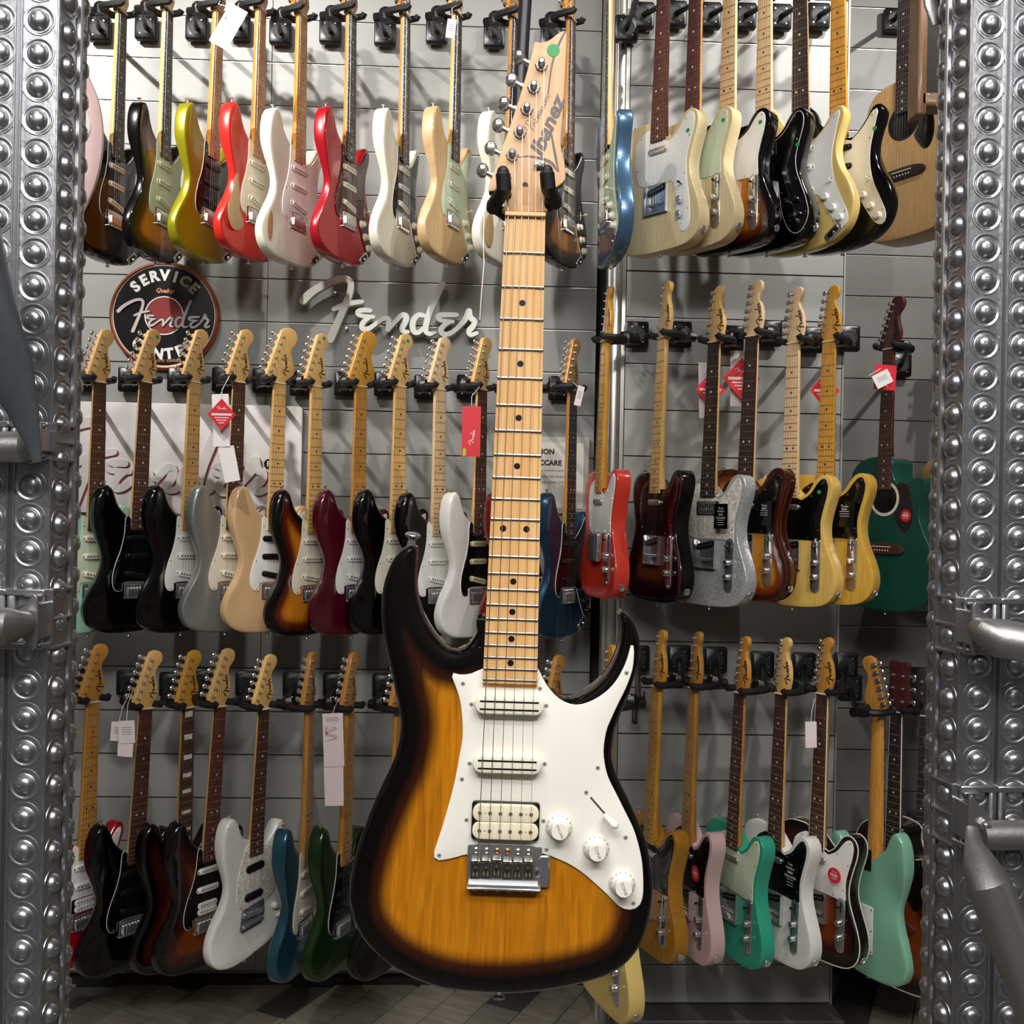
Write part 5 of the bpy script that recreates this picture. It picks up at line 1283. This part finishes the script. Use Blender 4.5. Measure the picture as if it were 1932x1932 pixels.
ns = thing('paper_notice', 'framed paper notice with black capitals beside the big fretboard', 'notice', board(1050, 897, WS))
b = MB(); b.plate(slot_outline(122 * SC, 144 * SC, 2, r=2), -3, 10, .8); b.build('frame', mat('clear_acrylic_frame', 'b9b7b0', .2), ns)
b = MB(); b.box((-3 * SC, -4, 0), (108 * SC, 1.6, 124 * SC)); b.build('sheet', mat('notice_paper', 'd9d5cd', .7), ns)
b = MB()
b2 = 4.83
text(b, 'NON', 25, (1029 - 1050) * SC, (897 - 853) * SC, -5, 0, bold=.04, thick=.3)
text(b, 'TOCCARE', 25, (1028 - 1050) * SC, (897 - 874) * SC, -5, 0, bold=.04, thick=.3)
text(b, "Chitarre e strumenti esposti", 9, -14 * SC, (897 - 888) * SC, -5, thick=.2)
text(b, 'I DANNI DOVRANNO', 13, (1042 - 1050) * SC, (897 - 900) * SC, -5, thick=.2)
text(b, 'ESSERE RISARCITI', 13, (1036 - 1050) * SC, (897 - 911) * SC, -5, thick=.2)
b.build('lettering', mat('notice_black', '1b1b1c', .6), ns)

# ------------------------------------------------------------------ hang tags
TINY = MB()
def tagcard(label, px, py, Y, w_px, h_px, ang, mt, kind='plain', rz=0, cord=None, fold=None):
    k = Y / FPX * 1000
    M = board(px, py, Y) @ Matrix.Rotation(R(rz), 4, 'Z') @ Matrix.Rotation(R(-ang), 4, 'Y')
    root = thing('hang_tag', label, 'tag', M)
    w_, h_ = w_px * k, h_px * k; b = MB()
    if kind == 'diamond': o = [(0, h_ / 2), (w_ / 2, 0), (0, -h_ / 2), (-w_ / 2, 0)]; o = densify(o, 5)
    else: o = slot_outline(w_, h_, 2, r=2)
    b.plate(o, -.7, .7)
    b.build('card', mt, root)
    b = MB()
    ink = SW if mt is RED else INK
    if kind == 'diamond' or kind == 'red':
        script(b, w_ * (.36 if kind == 'diamond' else .8), 0 if kind == 'diamond' else w_ * .05, h_ * .2 if kind == 'diamond' else -h_ * .12, -1.2, -.8, 0 if kind == 'diamond' else 80, 1.3)
        if kind == 'diamond':
            b.box((0, -1, h_ * .0), (w_ * .72, .4, h_ * .07))
            for q, ww in ((-.1, .5), (-.18, .36), (-.26, .2)): b.box((0, -1, h_ * q), (w_ * ww, .4, h_ * .03))
    elif kind == 'lined':
        for q in range(4): b.box((-w_ * .02, -1, h_ * (.42 - .022 * q)), (w_ * .62, .3, h_ * .005))
        for q in range(3): ribbon(b, [(w_ * (-.1 + .3 * sin(i * 1.7 + q)), h_ * (.25 - .05 * i - .01 * q)) for i in range(6)], .8, -1.1, -.8)
    elif kind == 'small':
        for q in range(4): b.box((0, -1, h_ * (.2 - .1 * q)), (w_ * .6, .3, h_ * .02))
    if b.v: stuff(b.build('print', ink, root))
    if kind == 'lined':
        b = MB(); script(b, h_ * .18, -w_ * .32, h_ * .18, -1.2, -.8, -83, 1.2); stuff(b.build('red_print', INKRED, root))
    if fold:
        b = MB(); fx, fz, fa = fold; o = rotp([(-w_ * .48, 0), (w_ * .48, 0), (w_ * .5, -h_ * fz), (-w_ * .42, -h_ * fz)], fa); b.plate([(x + fx * w_, z - h_ / 2) for x, z in o], 2, 3.2); b.build('folded_leaf', mt, root)
    if cord:
        b = MB(); inv = M.inverted(); P = [inv @ at(c[0], c[1], Y - .004 if i_ < len(cord) - 1 else Y + .095) / S for i_, c in enumerate(cord)]
        b.tube([(0, 1.2, h_ / 2 - 4)] + P, 1.1, 5); b.build('cord', WHITE, root)
    return root
tagcard('red diamond tag with white print in front of the silver guitar neck', 418, 782, 3.06, 52, 60, 0, RED, 'diamond', cord=[(419, 735), (432, 712)])
tagcard('long folded white tag hanging behind the red diamond tag, middle row', 417, 793, 3.09, 31, 98, 3, PAPER, 'plain', fold=(.22, .68, 8), cord=[(420, 735), (432, 710)])
tagcard('upright red tag with white script in front of the white guitar', 889, 814, 3.12, 35, 95, 0, RED, 'red', cord=[(890, 748), (906, 728)])
b = MB(); b.box((0, 0, 0), (10, 1, 22)); o = b.build('price_sticker', mat('lime_sticker', 'b6c832', .6), None); o.matrix_world = board(876, 853, 3.118); tag(o, 'small lime green price sticker on the upright red tag', 'sticker')
tagcard('small cream tag hanging on the lake blue guitar headstock', 1093, 747, 3.1, 13, 38, -12, PINKPAPER, 'small', cord=[(1088, 728), (1082, 722)])
tagcard('white tag pair left half, beside black guitar neck in bottom row', 222, 1380, 2.93, 25, 36, -4, PINKPAPER, 'small', cord=[(231, 1335), (245, 1308)])
tagcard('white folded tag right half hanging beside black guitar neck', 239, 1381, 2.9, 30, 42, 3, PINKPAPER, 'small', cord=[(241, 1330), (250, 1305)], fold=(-.1, .6, -8))
tagcard('long pink paper tag with red script beside the dark green guitar neck', 629, 1396, 2.97, 38, 100, 3, PINKPAPER, 'lined', cord=[(631, 1335), (640, 1318)], fold=(-.04, .74, -2))
tagcard('white paper tag tilted across the olive gold guitar neck, top row', 431, 50, 3.05, 37, 82, -28, PAPER, 'lined', cord=[(412, 8), (416, 2)])
tagcard('small pink tag hanging beside the natural wood guitar, top row', 851, 54, 3.12, 17, 36, -6, PINKPAPER, 'small', cord=[(853, 15), (862, 10)])
tagcard('red diamond tag behind the silver sparkle guitar neck', 1340, 735, 3.12, 58, 66, 0, RED, 'diamond')
tagcard('white card behind the red diamond at the silver sparkle guitar', 1331, 736, 3.15, 26, 106, 2, PAPER, 'plain')
tagcard('red diamond tag behind the tobacco burst guitar neck', 1399, 714, 3.12, 72, 78, 0, RED, 'diamond')
tagcard('white card behind the red diamond at the tobacco burst guitar', 1391, 714, 3.15, 27, 106, 1, PAPER, 'plain')
tagcard('red tag behind the amber guitar neck, on the middle right row', 1556, 737, 3.12, 58, 66, 0, RED, 'diamond')
tagcard('red square tag on the neck of the deep green acoustic guitar', 1670, 712, 3.17, 42, 48, -3, RED, 'red')
tagcard('small white card tied over the red tag of the green acoustic', 1665, 715, 3.15, 34, 27, 28, PAPER, 'small', cord=[(1662, 695), (1640, 708), (1643, 716)])
tagcard('white tag hanging on the bound dark guitar, bottom right row', 1530, 1386, 2.92, 22, 50, 2, PINKPAPER, 'plain', cord=[(1532, 1340), (1537, 1318)])
# edge-on price tag hanging from the big guitar's lowest tuner
b = MB(); P = [at(918, 331, 1.02), at(914, 380, 1.02), at(912, 470, 1.02)]; b.tube([p / S for p in P], .55, 5)
t1 = b; ht = tag(b.build('price_tag', WHITE), 'white cord and price tag seen edge-on left of the big maple neck', 'tag')
b = MB(); P = [at(912, 470, 1.02), at(913, 500, 1.02), at(908, 560, 1.02), at(905, 606, 1.02)]; b.tube([p / S for p in P], [(.5, 7), (.7, 11), (.7, 11), (.6, 10)], 6, flat=(1, 0, 0)); b.build('card', PINKPAPER, ht)
# black hang label on the sparkle guitar etc.
def label_card(lb, px, py, Y, w_px, h_px, psi, mt, txt, ink, cat='label'):
    k = Y / FPX * 1000; M = board(px, py, Y) @ Matrix.Rotation(R(psi), 4, 'Z')
    o = thing('hang_label', lb, cat, M); b = MB(); b.plate(slot_outline(w_px * k, h_px * k, 2, r=1.5), -.8, .4); b.build('card', mt, o)
    b = MB(); z = h_px * k * .32
    script(b, w_px * k * .4, 0, z, -1.2, -.9)
    for t_ in txt: z -= h_px * k * .13; text(b, t_, h_px * k * .11, 0, z, -1, thick=.2, sx=.8)
    for q in range(3): z -= h_px * k * .09; b.box((0, -1, z), (w_px * k * .5, .3, 1.2))
    stuff(b.build('print', ink, o)); return o
label_card('black card with white print lying on the silver sparkle guitar pickguard', 1360, 974, 2.955, 34, 48, -57, BLKPG, ['PLAYER II', 'SERIES', 'TELECASTER'], SW)
label_card('black card with white print lying on the amber guitar pickguard', 1593, 970, 2.96, 40, 48, -50, BLKPG, ['SERIES'], SW)
label_card('black card with white print on the tobacco burst guitar pickguard', 1442, 968, 2.955, 34, 46, -54, BLKPG, ['SERIES'], SW)
label_card('black card with white print on the white guitar, bottom right row', 1491, 1650, 2.945, 34, 62, -65, BLKPG, ['PLAYER II', 'SERIES', 'TELECASTER'], SW)
def round_label(lb, px, py, Y, w_px, psi):
    k = Y / FPX * 1000; o = thing('round_label', lb, 'sticker', board(px, py, Y) @ Matrix.Rotation(R(psi), 4, 'Z'))
    b = MB(); b.lathe([(w_px * k, 0), (w_px * k, .6)], n=28); b.build('disc', RED, o)
    b = MB(); script(b, w_px * k * .8, 0, w_px * k * .5, -1, -.7); text(b, 'FREE', w_px * k * .55, 0, 0, -.9, thick=.2, bold=.02); b.box((0, -.9, -w_px * k * .4), (w_px * k * .9, .3, 1.4)); stuff(b.build('print', SW, o))
round_label('round red sticker with white print on the pink guitar pickguard', 1312, 1648, 2.93, 15, -74)
round_label('round red sticker with white print on the bound dark guitar pickguard', 1574, 1652, 2.94, 15, -58)

# ------------------------------------------------------------------ the wooden frame beside the right column, spare hook
wf = thing('wooden_cabinet', 'open brown wooden cabinet with black inside, hanging beside the right column', 'cabinet', board(1777, 82, 2.55))
WF = wood('cabinet_wood', '7d5638', '99704c', .45, .2); k = 2.55 / FPX * 1000
for nm, c, d in (('stile', (-46 * k, 0, -10 * k), (17 * k, 60, 270 * k)), ('stile', (70 * k, 0, -10 * k), (17 * k, 60, 270 * k)), ('bottom_rail', (12 * k, 0, -116 * k), (116 * k, 60, 24 * k)), ('top_rail', (12 * k, 0, 120 * k), (116 * k, 60, 24 * k))):
    b = MB(); b.box(c, d, bev=3); b.build(nm, WF, wf)
b = MB(); b.box((12 * k, 26, 0), (100 * k, 6, 250 * k)); b.build('back', mat('cabinet_black', '0a0a0a', .7), wf)
b = MB(); b.box((-2 * k, 0, 800), (20, 20, 1300)); b.build('hanging_bar', BLACK, wf)
hk = thing('spare_hook', 'small empty black hook on the slatwall beside the upright post', 'hook', board(1200, 1322, YR - .03))
b = MB(); b.box((4, 4, 0), (40, 26, 30), bev=3); b.box((26, 4, 4), (3, 20, 52)); b.build('clip', BLACK, hk)
b = MB(); b.tube([(-6, -10, -10), (-8, -22, -30), (-8, -30, -58)], 8, 8); b.ball((-8, -30, -60), 10, 8, 6); b.build('peg', RUBBER, hk)
